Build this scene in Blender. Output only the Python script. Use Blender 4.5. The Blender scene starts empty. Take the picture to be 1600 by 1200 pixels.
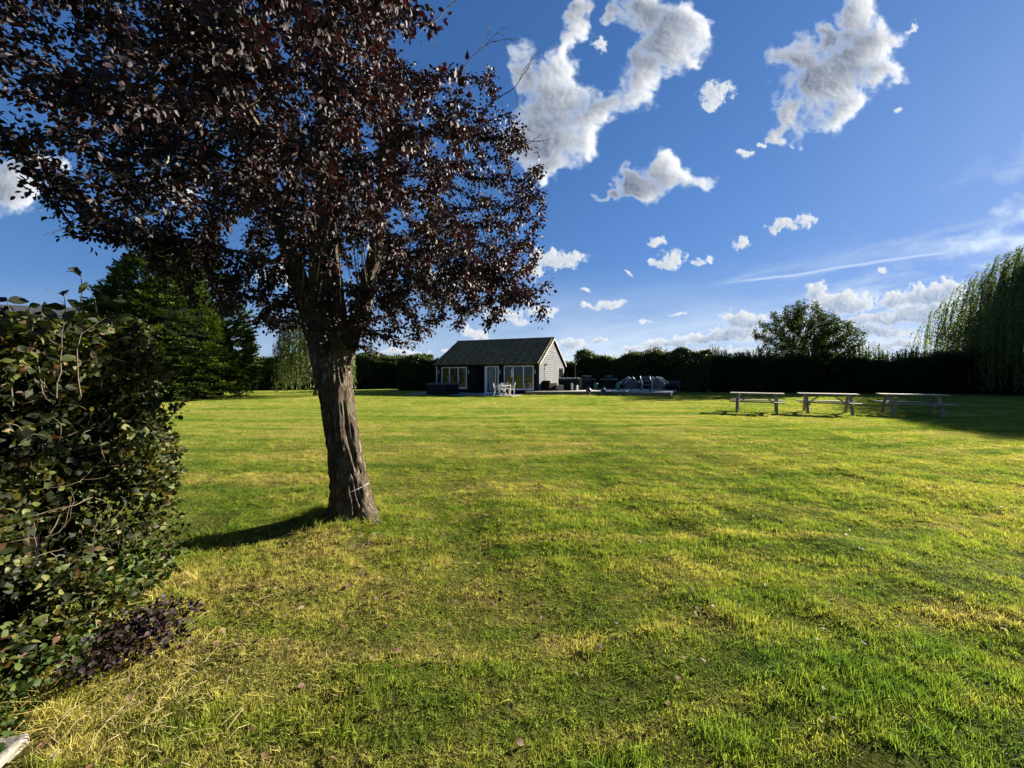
import bpy, bmesh, math, random
import numpy as np
from mathutils import Vector, Matrix
R = math.radians
sc = bpy.context.scene
rng = np.random.default_rng(7)
random.seed(7)

# ------------------------------------------------------------------ camera
EYE = 1.5; F = 601.0; HY = 586.0
cam = bpy.data.cameras.new('camera'); camo = bpy.data.objects.new('camera', cam)
sc.collection.objects.link(camo); sc.camera = camo
camo.location = (0, 0, EYE); camo.rotation_euler = (R(90), 0, 0)
cam.sensor_width = 36; cam.lens = 36*F/1600; cam.shift_y = -(600-HY)/1600
cam.clip_start = 0.05; cam.clip_end = 6000
# ------------------------------------------------------------------ light
SUN_AZ, SUN_EL = 60.0, 20.5
CLOUD_GAIN = .80; SKY_TINT, SKY_KNEE = (.34, .62, .98), (7.5, 5.6, 2.7)
SUN_STRENGTH, SKY_STRENGTH, EXPOSURE = 5.0, 0.05, 2.05
sc.view_settings.view_transform = 'Standard'; sc.view_settings.look = 'None'
sc.view_settings.exposure = EXPOSURE; sc.view_settings.gamma = 1
sc.render.resolution_x = 1024; sc.render.resolution_y = 768
sd = Vector((math.sin(R(SUN_AZ))*math.cos(R(SUN_EL)), math.cos(R(SUN_AZ))*math.cos(R(SUN_EL)), math.sin(R(SUN_EL))))
sl = bpy.data.lights.new('sun', 'SUN'); slo = bpy.data.objects.new('sun', sl); sc.collection.objects.link(slo)
sl.energy = SUN_STRENGTH; sl.angle = R(0.5); sl.color = (1, .93, .8)
slo.rotation_euler = (-sd).to_track_quat('-Z', 'Y').to_euler(); slo.location = (20, 20, 30)

# ------------------------------------------------------------------ node helpers
class NT:
    def __init__(s, t): s.t = t; t.nodes.clear(); s.n = t.nodes; s.l = t.links
    def new(s, typ, **kw):
        n = s.n.new(typ)
        for k, v in kw.items(): setattr(n, k, v)
        return n
    def put(s, sock, v):
        if isinstance(v, bpy.types.NodeSocket): s.l.new(v, sock)
        elif v is not None: sock.default_value = v
    def math(s, op, a, b=None, c=None, clamp=False):
        n = s.new('ShaderNodeMath', operation=op); n.use_clamp = clamp
        s.put(n.inputs[0], a); s.put(n.inputs[1], b)
        if c is not None: s.put(n.inputs[2], c)
        return n.outputs[0]
    def vm(s, op, a, b=None):
        n = s.new('ShaderNodeVectorMath', operation=op); s.put(n.inputs[0], a)
        if b is not None: s.put(n.inputs[3 if op == 'SCALE' else 1], b)
        return n.outputs['Value' if op in ('LENGTH', 'DOT_PRODUCT') else 'Vector']
    def map(s, v, loc=(0,0,0), rot=(0,0,0), scale=(1,1,1), typ='POINT'):
        n = s.new('ShaderNodeMapping', vector_type=typ); s.put(n.inputs[0], v)
        n.inputs[1].default_value = loc; n.inputs[2].default_value = rot; n.inputs[3].default_value = scale
        return n.outputs[0]
    def noise(s, v, scale, detail=4, rough=.5, dist=0, typ='FBM', out='Fac', lac=2):
        n = s.new('ShaderNodeTexNoise'); n.noise_type = typ
        s.put(n.inputs['Vector'], v); n.inputs['Scale'].default_value = scale
        n.inputs['Detail'].default_value = detail; n.inputs['Roughness'].default_value = rough
        n.inputs['Distortion'].default_value = dist; n.inputs['Lacunarity'].default_value = lac
        return n.outputs[out]
    def voro(s, v, scale, feature='F1', out='Distance', smooth=.3):
        n = s.new('ShaderNodeTexVoronoi', feature=feature); s.put(n.inputs['Vector'], v); n.inputs['Scale'].default_value = scale
        if feature == 'SMOOTH_F1': n.inputs['Smoothness'].default_value = smooth
        return n.outputs[out]
    def ramp(s, fac, stops, interp='LINEAR'):
        n = s.new('ShaderNodeValToRGB'); n.color_ramp.interpolation = interp
        e = n.color_ramp.elements
        while len(e) < len(stops): e.new(.5)
        for i, (p, c) in enumerate(stops):
            e[i].position = p; e[i].color = (c, c, c, 1) if isinstance(c, (int, float)) else (*c, 1)
        s.put(n.inputs[0], fac); return n.outputs[0]
    def mr(s, v, a, b, c=0, d=1, smooth=False):
        n = s.new('ShaderNodeMapRange'); n.interpolation_type = 'SMOOTHSTEP' if smooth else 'LINEAR'
        s.put(n.inputs[0], v); n.inputs[1].default_value = a; n.inputs[2].default_value = b
        n.inputs[3].default_value = c; n.inputs[4].default_value = d; return n.outputs[0]
    def mix(s, f, a, b, bt='MIX'):
        n = s.new('ShaderNodeMix', data_type='RGBA', blend_type=bt)
        s.put(n.inputs[0], f)
        for i, v in ((6, a), (7, b)):
            if isinstance(v, tuple): v = (*v, 1) if len(v) == 3 else v
            s.put(n.inputs[i], v)
        return n.outputs[2]

# ------------------------------------------------------------------ world: sky and clouds
w = bpy.data.worlds.new('World'); sc.world = w; w.use_nodes = True
N = NT(w.node_tree)
tc = N.new('ShaderNodeTexCoord'); D = tc.outputs['Generated']
sky = N.new('ShaderNodeTexSky', sky_type='NISHITA'); sky.sun_disc = False
sky.sun_elevation = R(SUN_EL); sky.sun_rotation = R(SUN_AZ); sky.air_density = 1.0; sky.dust_density = 0.2; sky.ozone_density = 2.5
sep = N.new('ShaderNodeSeparateXYZ'); N.l.new(D, sep.inputs[0])
X, Y, Z = sep.outputs
yc = N.math('MAXIMUM', Y, .02)
U = N.math('DIVIDE', X, yc); V = N.math('DIVIDE', Z, yc)
front = N.mr(Y, .05, .2)
# clear sky: the physical sky, its glow round the sun compressed
cs = N.vm('SCALE', sky.outputs[0], SKY_STRENGTH)
cs = N.vm('MULTIPLY', cs, SKY_TINT)
cs = N.vm('DIVIDE', cs, N.vm('ADD', N.vm('MULTIPLY', cs, SKY_KNEE), (1, 1, 1)))
# ---- clouds, veil and contrails: computed here, laid on the sky by direction (x/y, z/y)
def perlin(x, y, seed):
    r = np.random.default_rng(seed); P = 256
    g = r.uniform(0, 2*np.pi, (P, P)).astype(np.float32); gx, gy = np.cos(g), np.sin(g)
    xi = np.floor(x).astype(np.int32); yi = np.floor(y).astype(np.int32); xf = (x-xi).astype(np.float32); yf = (y-yi).astype(np.float32)
    xi &= 255; yi &= 255; x1 = (xi+1) & 255; y1 = (yi+1) & 255
    u = xf*xf*xf*(xf*(xf*6-15)+10); v = yf*yf*yf*(yf*(yf*6-15)+10)
    def d(a, b, dx, dy): return gx[a, b]*dx + gy[a, b]*dy
    n0 = d(xi, yi, xf, yf)*(1-u) + d(x1, yi, xf-1, yf)*u
    n1 = d(xi, y1, xf, yf-1)*(1-u) + d(x1, y1, xf-1, yf-1)*u
    return (n0*(1-v)+n1*v)*1.4
def fbm(x, y, sc_, octs, seed, gain=.55, billow=False):
    o = np.zeros_like(x); a = 1; t = 0; f = sc_
    for i in range(octs):
        n = perlin(x*f, y*f, seed+i)
        o += a*((1-2*np.abs(n))*.8 if billow else n); t += a; a *= gain; f *= 2.03
    return o/t
def ss(x, a, b):
    t = np.clip((x-a)/(b-a), 0, 1); return t*t*(3-2*t)
CW, CH, U0, U1, V1 = 2560, 1120, -1.75, 1.75, 1.53
uu, vv = np.meshgrid(np.linspace(U0, U1, CW, dtype=np.float32), np.linspace(0, V1, CH, dtype=np.float32)); uu0, vv0 = uu, vv
def uvp(x, y): return ((x-800)/F, (HY-y)/F)
def cloud_layer(blobs, ns, amp, wsc, wam, seed, v0, v1, bottom=0):
    r0, r1 = int(v0/V1*CH), int(v1/V1*CH)
    fo = np.full((CH, CW), -4, np.float32); do = fo.copy(); no = np.zeros_like(fo)
    fo[r0:r1], do[r0:r1], no[r0:r1] = cloud_rows(uu0[r0:r1], vv0[r0:r1], blobs, ns, amp, wsc, wam, seed, bottom)
    return fo, do, no
def cloud_rows(uu, vv, blobs, ns, amp, wsc, wam, seed, bottom):
    wx = uu + wam*fbm(uu, vv, wsc, 4, seed+40); wy = vv + wam*fbm(uu, vv, wsc, 4, seed+60)
    fld = np.full_like(uu, -4)
    for (x, y, rx, ry, a) in blobs:
        u, v = uvp(x, y); rx /= F; ry /= F; c_, s_ = math.cos(R(a)), math.sin(R(a))
        q = 3.2*max(rx, ry)+wam; H_, W_ = uu.shape
        ja, jb = np.clip(np.searchsorted(uu[0], [u-q, u+q]), 0, W_); ia, ib = np.clip(np.searchsorted(vv[:, 0], [v-q, v+q]), 0, H_)
        if jb <= ja or ib <= ia: continue
        S = (slice(ia, ib), slice(ja, jb)); dx, dy = wx[S]-u, wy[S]-v
        px = (dx*c_+dy*s_)/rx; py = (-dx*s_+dy*c_)/ry
        if bottom: py = np.where(py < 0, py*bottom, py)
        k = 1-np.sqrt(px*px+py*py)
        o = fld[S]; fld[S] = np.maximum(o, k) + .12*np.exp(-8*np.abs(o-k))*(np.minimum(o, k) > -.8)
    n = .62*fbm(uu, vv, ns, 7, seed, .66) + .5*(fbm(wx, wy, ns*1.3, 6, seed+20, .6, True)-.35)
    return fld, fld + amp*n, n
def shade(d, steps, step, kk, sunuv=(1.66, .83)):
    """light reaching a point: density marched towards the sun"""
    t = np.clip(d, 0, 1.2); acc = np.zeros_like(t)
    du, dv = sunuv[0]-uu, sunuv[1]-vv; L = np.sqrt(du*du+dv*dv)+.05
    ix, iy = np.meshgrid(np.arange(CW), np.arange(CH))
    for i in range(1, steps+1):
        sx = np.clip((ix + du/L*step*i*CW/(U1-U0)).astype(np.int32), 0, CW-1); sy = np.clip((iy + dv/L*step*i*CH/V1).astype(np.int32), 0, CH-1)
        acc += t[sy, sx]
    return np.exp(-acc/steps*kk)
BIG = [(900,40,20,62,-16),(885,110,30,50,-14),(868,150,52,52,0),(818,130,24,60,8),(845,215,60,62,0),(930,175,62,34,32),(1000,120,60,38,40),(1050,60,54,60,20),(1010,10,46,38,0),(855,262,40,26,0),(1085,30,26,42,0),(965,20,14,30,-30),(915,215,28,34,-30),(1085,85,20,20,0),
       (1290,125,88,66,12),(1330,80,60,40,0),(1345,25,40,44,0),(1372,72,50,30,30),(1392,108,32,24,30),(1235,190,32,34,0),(1320,172,56,18,26),(1250,85,40,30,20),(1225,222,26,14,10),(1290,60,30,20,0),
       (1038,258,34,30,0),(1066,280,50,26,-8),(1008,288,58,26,8),(955,304,24,11,0),
       (15,290,80,46,0),(50,250,56,24,0),(-60,300,90,60,0)]
MED = [(1118,145,32,17,15),(1110,165,18,10,0),(1165,240,13,10,0),(1192,228,8,6,0),(1232,350,34,11,12),(1262,345,16,12,0),(1208,358,12,9,0),
       (878,405,40,16,5),(850,402,24,14,0),(832,424,22,14,0),(1050,405,22,16,0),(1040,413,16,8,0),(1095,408,18,6,10),(1020,407,9,5,0),(1027,376,13,8,0),(1112,405,6,4,0),
       (1160,381,17,10,0),(952,475,26,7,0),(918,474,10,5,0),(740,520,28,9,-15),(790,490,34,11,0),(848,488,28,8,0),(800,503,30,8,0),(680,435,34,18,0),(1425,45,12,6,60),(1405,174,6,6,0),
       (1378,422,10,6,0),(1005,500,8,4,0),(982,427,10,4,0),(912,455,9,5,0),(1060,492,14,4,0),(160,490,26,11,-20),(935,68,12,14,0),(280,300,40,25,0),(440,430,40,20,0)]
HOR = [(1275,462,17,20,0),(1320,480,46,20,0),(1450,466,54,20,4),(1487,455,24,20,0),(1400,474,22,12,0),(1165,506,36,16,0),(1380,502,66,12,2),(1440,494,44,18,4),(1110,532,56,10,3),(1150,524,40,14,0),(1370,522,60,12,0),
       (1040,539,36,8,0),(890,540,22,10,0),(935,534,13,6,0),(990,545,22,6,0),(855,553,30,7,0),(1090,552,60,8,0),(1230,530,60,14,0),(1300,545,80,9,0),(1440,540,90,10,0),(1560,505,60,20,0),(1650,470,60,24,0),
       (620,553,40,8,0),(740,550,50,8,0),(1180,552,60,8,0),(960,562,80,6,0),(1250,560,90,6,0),(1010,556,60,5,0)]
fB, dB, nB = cloud_layer(BIG, 9, .95, 9, .075, 3, .35, 1.2)
fM, dM, nM = cloud_layer(MED, 34, 1.5, 26, .022, 103, .02, 1.0)
fH, dH, nH = cloud_layer([(x, y, rx*1.22, ry*1.15, a) for x, y, rx, ry, a in HOR], 26, 1.2, 22, .016, 203, 0, .32, 2.4)
WHITE = np.array([.29, .295, .30]); 
def comp(base, al, col, a2):
    return base*(1-a2[..., None]) + col*a2[..., None], 1-(1-al)*(1-a2)
rgb = np.zeros((CH, CW, 3), np.float32)+np.array([.20, .235, .275]); 
# veil
line = .02 + np.maximum(uu, -.2)*.20 - vv
st = fbm(uu*1.1 + vv*.9, (vv-uu*.17)*6, 2.4, 7, 300, .6)
right = .22+.78*ss(uu, -.3, 1.2)
al = ss(st, -.34, .36)*ss(line, -.20, .08)*right*.95
al = np.maximum(al, .80*ss(.24-vv, -.06, .24)*(.40+.60*ss(uu, -.6, .7))*(1+.8*st))
al = np.clip(al*1.12, 0, .92)
def trail(x0, y0, x1, y1, wd, fuzz, seed, e0=.3):
    u0, v0 = uvp(x0, y0); u1, v1 = uvp(x1, y1); dx, dy = u1-u0, v1-v0; L = math.hypot(dx, dy)
    qx = uu-u0 + fuzz*fbm(uu, vv, 6, 5, seed); qy = vv-v0 + fuzz*fbm(uu, vv, 6, 5, seed+9)
    s_ = np.abs((-qx*dy+qy*dx)/L); t_ = (qx*dx+qy*dy)/L/L
    return (1-ss(s_, 0, wd))*ss(t_, -.02, e0)*(1-ss(t_, .92, 1.1))
al = np.maximum(al, .60*trail(1080, 452, 1510, 390, .0075, .006, 400))
al = np.maximum(al, .33*trail(980, 478, 1640, 325, .017, .02, 420)*(.7+.6*fbm(uu, vv, 9, 4, 433)))
al = np.maximum(al, .92*trail(1330, 418, 1780, 318, .085, .16, 440, .5)*ss(st, -.5, .2))
al = np.maximum(al, .30*trail(1420, 305, 1760, 200, .06, .14, 460, .6)*ss(st, -.4, .35))
rgb = rgb*1.0; rgb *= (1+.25*al[..., None])
al = al*ss(V1-vv, 0, .1)
def relief(n, k):     # small billows: brighter where the surface turns to the sun
    g = n - np.roll(np.roll(n, -k, 1), -max(1, k//2), 0)
    return g
for (n, d, e, kk, grey, stp, rk, ra, wh, bl, bo) in ((nH, dH, .34, 2.6, np.array([.118,.150,.200]), .006, 3, 1.0, .95, .80, .10), (nM, dM, .6, 1.1, np.array([.15,.17,.20]), .006, 3, .6, 1.0, .80, .05), (nB, dB, .62, 2.9, np.array([.098,.110,.135]), .016, 6, .45, 1.25, 1.0, .20)):
    L = shade(d, 8, stp, kk)
    thin = 1-ss(d, .0, .6)
    br = np.clip(bl*L + .60*thin - bo + ra*relief(n, rk) + bo*1.0*n, -.20, 1.15)
    col = grey + (WHITE*wh-grey)*br[..., None]
    a2 = ss(d, -.02, e)
    rgb = rgb*(1-a2[..., None]) + col*a2[..., None]
    al = 1-(1-al)*(1-a2)
im = bpy.data.images.new('cloud_cover', CW, CH, alpha=True, float_buffer=True)
im.colorspace_settings.name = 'Non-Color'; im.alpha_mode = 'CHANNEL_PACKED'
px = np.ones((CH, CW, 4), np.float32); px[..., :3] = rgb; px[..., 3] = al
px[..., :3] *= CLOUD_GAIN; im.pixels.foreach_set(px.ravel()); im.update(); im.pack()
tx = N.new('ShaderNodeTexImage'); tx.image = im; tx.extension = 'EXTEND'; tx.interpolation = 'Cubic'
cmb = N.new('ShaderNodeCombineXYZ'); N.put(cmb.inputs[0], N.mr(U, U0, U1)); N.put(cmb.inputs[1], N.mr(V, 0, V1)); N.l.new(cmb.outputs[0], tx.inputs[0])
inside = N.math('MULTIPLY', front, N.math('MULTIPLY', N.mr(U, U0, U0+.1), N.mr(U, U1-.1, U1, 1, 0)))
c = N.mix(N.math('MULTIPLY', tx.outputs['Alpha'], inside), cs, tx.outputs['Color'])
bg = N.new('ShaderNodeBackground'); N.put(bg.inputs[0], c); bg.inputs[1].default_value = 1.0
wo = N.new('ShaderNodeOutputWorld'); N.l.new(bg.outputs[0], wo.inputs[0])
w.cycles.sampling_method = 'MANUAL'; w.cycles.sample_map_resolution = 512

# ================================================================== helpers
C = sc.collection
def gp(x, y):                # ground point seen at a photo pixel
    Yd = F*EYE/(y-HY); return ((x-800)/F*Yd, Yd)
def at(x, y, Yd): return Vector(((x-800)/F*Yd, Yd, EYE+(HY-y)/F*Yd))
def mat(name):
    m = bpy.data.materials.new(name); m.use_nodes = True; return m, NT(m.node_tree)
def finish(N, shader, disp=None):
    o = N.new('ShaderNodeOutputMaterial'); N.l.new(shader, o.inputs[0])
def pbsdf(N, col, rough=.6, spec=.5, metal=0, normal=None, **kw):
    p = N.new('ShaderNodeBsdfPrincipled'); 
    if isinstance(col, tuple): col = (*col, 1)
    N.put(p.inputs['Base Color'], col); N.put(p.inputs['Roughness'], rough)
    p.inputs['Specular IOR Level'].default_value = spec; p.inputs['Metallic'].default_value = metal
    if normal is not None: N.l.new(normal, p.inputs['Normal'])
    for k, v in kw.items(): N.put(p.inputs[k], v)
    return p.outputs[0]
def bump(N, h, strength=.5, dist=.02):
    b = N.new('ShaderNodeBump'); N.put(b.inputs['Height'], h); b.inputs['Strength'].default_value = strength; b.inputs['Distance'].default_value = dist
    return b.outputs[0]
def wpos(N): return N.new('ShaderNodeNewGeometry').outputs['Position']
def opos(N): return N.new('ShaderNodeTexCoord').outputs['Object']
def simple(name, col, rough=.6, spec=.5, metal=0, var=.25, sc_=8, bmp=0):
    m, N = mat(name); n = N.noise(opos(N), sc_, 6, .65)
    a = tuple(c*(1-var) for c in col); b = tuple(min(1, c*(1+var)) for c in col)
    cc = N.mix(N.mr(n, .3, .7), a, b)
    nm = bump(N, N.noise(opos(N), sc_*5, 4), bmp, .01) if bmp else None
    finish(N, pbsdf(N, cc, rough, spec, metal, nm)); return m
def leafmat(name, stops, rough=.45, spec=.4, trans=.35, tcol=None, bright=1.0):
    """stops: colours picked per leaf by the 'tint' attribute; translucent"""
    m, N = mat(name); at_ = N.new('ShaderNodeAttribute', attribute_name='tint')
    col = N.ramp(at_.outputs['Fac'], [(p, c) for p, c in stops])
    v = N.noise(wpos(N), 60, 2)
    col = N.mix(N.mr(v, .3, .7), N.mix(1.0, col, (.75, .75, .75), 'MULTIPLY'), col)
    p = pbsdf(N, col, rough, spec)
    t = N.new('ShaderNodeBsdfTranslucent')
    tc_ = N.mix(1.0, col, tcol, 'MULTIPLY') if tcol else col
    N.l.new(tc_, t.inputs[0])
    mx = N.new('ShaderNodeMixShader'); mx.inputs[0].default_value = trans
    N.l.new(p, mx.inputs[1]); N.l.new(t.outputs[0], mx.inputs[2]); finish(N, mx.outputs[0]); return m
def tag(o, label=None, cat=None, group=None, kind=None):
    if label: o['label'] = label
    if cat: o['category'] = cat
    if group: o['group'] = group
    if kind: o['kind'] = kind
    return o
def empty(name, loc=(0,0,0), rz=0, label=None, cat=None, group=None):
    o = bpy.data.objects.new(name, None); C.objects.link(o); o.location = loc; o.rotation_euler = (0,0,rz); o.empty_display_size = .2
    return tag(o, label, cat, group)
def npmesh(name, V_, Fs, m, parent=None, tint=None, smooth=False, loops=None):
    """V_ (n,3); Fs: list of index arrays (k, nverts)"""
    me = bpy.data.meshes.new(name); V_ = np.asarray(V_, np.float32)
    Fs = [np.asarray(f, np.int32) for f in Fs if len(f)]
    nl = sum(f.size for f in Fs); nf = sum(len(f) for f in Fs)
    me.vertices.add(len(V_)); me.vertices.foreach_set('co', V_.ravel())
    me.loops.add(nl); me.loops.foreach_set('vertex_index', np.concatenate([f.ravel() for f in Fs]))
    me.polygons.add(nf)
    tot = np.concatenate([np.full(len(f), f.shape[1], np.int32) for f in Fs]); st = np.concatenate([[0], np.cumsum(tot)[:-1]]).astype(np.int32)
    me.polygons.foreach_set('loop_start', st); me.polygons.foreach_set('loop_total', tot)
    if smooth: me.polygons.foreach_set('use_smooth', np.ones(nf, bool))
    if tint is not None:
        a = me.attributes.new('tint', 'FLOAT', 'POINT'); a.data.foreach_set('value', np.asarray(tint, np.float32))
    me.update(calc_edges=True); me.materials.append(m)
    o = bpy.data.objects.new(name, me); C.objects.link(o)
    if parent: o.parent = parent
    return o
class MB:
    """collects solids into one mesh"""
    def __init__(s): s.v = []; s.f = []
    def add(s, vs, fs):
        b = len(s.v); s.v += [tuple(v) for v in vs]; s.f += [tuple(i+b for i in f) for f in fs]; return s
    def box(s, x0, y0, z0, x1, y1, z1, M=None):
        vs = [(x0,y0,z0),(x1,y0,z0),(x1,y1,z0),(x0,y1,z0),(x0,y0,z1),(x1,y0,z1),(x1,y1,z1),(x0,y1,z1)]
        if M is not None: vs = [M @ Vector(v) for v in vs]
        return s.add(vs, [(3,2,1,0),(4,5,6,7),(0,1,5,4),(1,2,6,5),(2,3,7,6),(3,0,4,7)])
    def bar(s, a, b, w, h, up=(0,0,1)):
        a, b = Vector(a), Vector(b); d = (b-a).normalized(); u = Vector(up)
        x = d.cross(u)
        if x.length < 1e-4: x = d.cross(Vector((0,1,0)))
        x.normalize(); y = x.cross(d).normalized()
        vs = [p + x*sx*w/2 + y*sy*h/2 for p in (a, b) for sx, sy in ((-1,-1),(1,-1),(1,1),(-1,1))]
        return s.add(vs, [(3,2,1,0),(4,5,6,7),(0,1,5,4),(1,2,6,5),(2,3,7,6),(3,0,4,7)])
    def tube(s, pts, r, n=8, cap=True):
        pts = [Vector(p) for p in pts]; rs = r if isinstance(r, (list, tuple)) else [r]*len(pts)
        rings = []; ref = None
        for i, p in enumerate(pts):
            d = (pts[min(i+1, len(pts)-1)]-pts[max(i-1, 0)]).normalized()
            if ref is None: ref = d.orthogonal().normalized()
            x = (ref - d*ref.dot(d)).normalized(); y = d.cross(x); ref = x
            rings.append([p + (x*math.cos(2*math.pi*k/n)+y*math.sin(2*math.pi*k/n))*rs[i] for k in range(n)])
        vs = [v for rg in rings for v in rg]; fs = []
        for i in range(len(rings)-1):
            for k in range(n):
                a = i*n+k; b = i*n+(k+1) % n; fs.append((a, b, b+n, a+n))
        if cap: fs += [tuple(range(n))[::-1], tuple(range((len(rings)-1)*n, len(rings)*n))]
        return s.add(vs, fs)
    def lathe(s, prof, n=20, c=(0,0,0)):
        vs = []; fs = []
        for r_, z in prof:
            vs += [(c[0]+r_*math.cos(2*math.pi*k/n), c[1]+r_*math.sin(2*math.pi*k/n), c[2]+z) for k in range(n)]
        for i in range(len(prof)-1):
            for k in range(n):
                a = i*n+k; b = i*n+(k+1) % n; fs.append((a, b, b+n, a+n))
        fs += [tuple(range(n))[::-1], tuple(range((len(prof)-1)*n, len(prof)*n))]
        return s.add(vs, fs)
    def build(s, name, m, parent=None, bevel=0, smooth=False):
        me = bpy.data.meshes.new(name); me.from_pydata([tuple(v) for v in s.v], [], s.f); me.materials.append(m)
        if smooth: me.polygons.foreach_set('use_smooth', np.ones(len(me.polygons), bool))
        me.update(); o = bpy.data.objects.new(name, me); C.objects.link(o)
        if parent: o.parent = parent
        if bevel:
            b = o.modifiers.new('bevel', 'BEVEL'); b.width = bevel; b.segments = 2; b.limit_method = 'ANGLE'
        return o
def copy_tree(o, parent=None):
    c_ = o.copy(); C.objects.link(c_)
    if parent: c_.parent = parent
    for ch in [x for x in o.children]: copy_tree(ch, c_)
    return c_

# ---- leaves
T_BROAD = (np.array([(0,0,0),(0,.32,0),(0,.68,-.02),(0,1,-.10),(.24,.20,.06),(.33,.48,.09),(.17,.80,.03),(-.17,.80,.03),(-.33,.48,.09),(-.24,.20,.06)], np.float32),
           [np.array([(0,4,1),(0,1,9),(2,6,3),(2,3,7)]), np.array([(1,4,5,2),(1,2,8,9)]), np.array([(2,5,6),(2,7,8)])])
T_DIAM = (np.array([(0,0,0),(.3,.45,.05),(0,1,-.03),(-.3,.45,.05)], np.float32), [np.array([(0,1,2,3)])])
T_NARROW = (np.array([(0,0,0),(.09,.4,.0),(0,1,-.03),(-.09,.4,.0)], np.float32), [np.array([(0,1,2,3)])])
def nrm(a): return a/np.maximum(np.linalg.norm(a, axis=1, keepdims=True), 1e-6)
def leaves(name, P, Dr, Nn, size, tint, m, parent=None, tmpl=T_BROAD, wide=None):
    """P base points, Dr stalk direction, Nn face normal"""
    tv, tf = tmpl; n = len(P); k = len(tv)
    y = nrm(Dr); x = nrm(np.cross(y, Nn)); z = np.cross(x, y)
    sz = np.broadcast_to(size, (n,))[:, None, None]
    wd = np.broadcast_to(1 if wide is None else wide, (n,))[:, None, None]
    cz = np.random.default_rng(n).normal(size=(n, 1, 1))*(.28 if k > 4 else .1); bend = cz*(tv[None, :, 1:2]**2)
    V_ = P[:, None, :] + sz*(z[:, None, :]*bend + x[:, None, :]*tv[None, :, :1]*wd + y[:, None, :]*tv[None, :, 1:2] + z[:, None, :]*tv[None, :, 2:3])
    off = (np.arange(n)*k)[:, None, None]
    Fs = [ (f[None]+off).reshape(-1, f.shape[1]) for f in tf]
    return npmesh(name, V_.reshape(-1, 3), Fs, m, parent, np.repeat(tint, k))
def rdir(n, r=rng): return nrm(r.normal(size=(n, 3)))

# ---- smooth pseudo-noise for geometry
class SN:
    def __init__(s, seed, lo, hi, n=24):
        r = np.random.default_rng(seed); k = np.exp(r.uniform(np.log(lo), np.log(hi), n))
        d = nrm(r.normal(size=(n, 3))); s.k = d*k[:, None]; s.p = r.uniform(0, 6.28, n); s.a = 1/np.sqrt(k); s.a /= np.sqrt((s.a**2).sum()/2)
    def __call__(s, P): return np.sin(P @ s.k.T + s.p) @ s.a

# ---- branching by space colonisation
def colonise(skel, attr, step, infl, kill, iters=200, seed=1, droop=0.0, jitter=.12):
    """skel: list of polylines; returns nodes, parent index"""
    r = np.random.default_rng(seed); nodes = []; par = []
    for pl, pi in skel:
        prev = pi if pi < 0 else pi
        pl = [Vector(p) for p in pl]; first = True
        for a, b in zip(pl[:-1], pl[1:]):
            m = max(1, int((b-a).length/step))
            for i in range(0 if first else 1, m+1):
                p = a.lerp(b, i/m)
                if first and i == 0 and pi >= 0:
                    j = int(np.argmin([(Vector(q)-p).length for q in nodes])); prev = j; continue
                nodes.append(tuple(p)); par.append(prev); prev = len(nodes)-1
            first = False
    nodes = np.array(nodes, np.float32); par = list(par); A = attr.astype(np.float32)
    nd = np.full(len(A), 1e9, np.float32); ni = np.zeros(len(A), int); ndir = None
    def upd(start):
        nonlocal nd, ni
        new = nodes[start:]
        for c0 in range(0, len(new), 400):
            q = new[c0:c0+400]; dd = np.linalg.norm(A[:, None]-q[None], axis=2); j = dd.argmin(1); dv = dd[np.arange(len(A)), j]
            b = dv < nd; nd[b] = dv[b]; ni[b] = start+c0+j[b]
    upd(0)
    for it in range(iters):
        keep = nd > kill; A = A[keep]; nd = nd[keep]; ni = ni[keep]
        if len(A) == 0: break
        act = nd < infl
        if not act.any(): infl *= 1.3; continue
        ids = ni[act]; dv = nrm(A[act]-nodes[ids]); acc = np.zeros((len(nodes), 3), np.float32); np.add.at(acc, ids, dv)
        g = np.unique(ids); d = nrm(nrm(acc[g]) + r.normal(size=(len(g), 3))*jitter + np.array([0, 0, -droop]))
        newp = nodes[g]+d*step
        dd = np.array([np.min(np.linalg.norm(nodes[max(0, len(nodes)-6000):]-p, axis=1)) for p in newp]) if len(nodes) < 12000 else np.ones(len(newp))
        ok = dd > step*.25
        if not ok.any():
            A = A[~act]; nd = nd[~act]; ni = ni[~act]; continue
        s0 = len(nodes); nodes = np.vstack([nodes, newp[ok]]).astype(np.float32); par += list(g[ok]); upd(s0)
    return nodes, np.array(par)
def radii(nodes, par, tip=.003, e=2.3, cap=None):
    n = len(nodes); acc = np.zeros(n); r = np.zeros(n)
    for i in range(n-1, -1, -1):
        r[i] = tip if acc[i] == 0 else acc[i]**(1/e)
        if par[i] >= 0: acc[par[i]] += r[i]**e
    if cap: r = np.minimum(r, cap)
    return r
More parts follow.
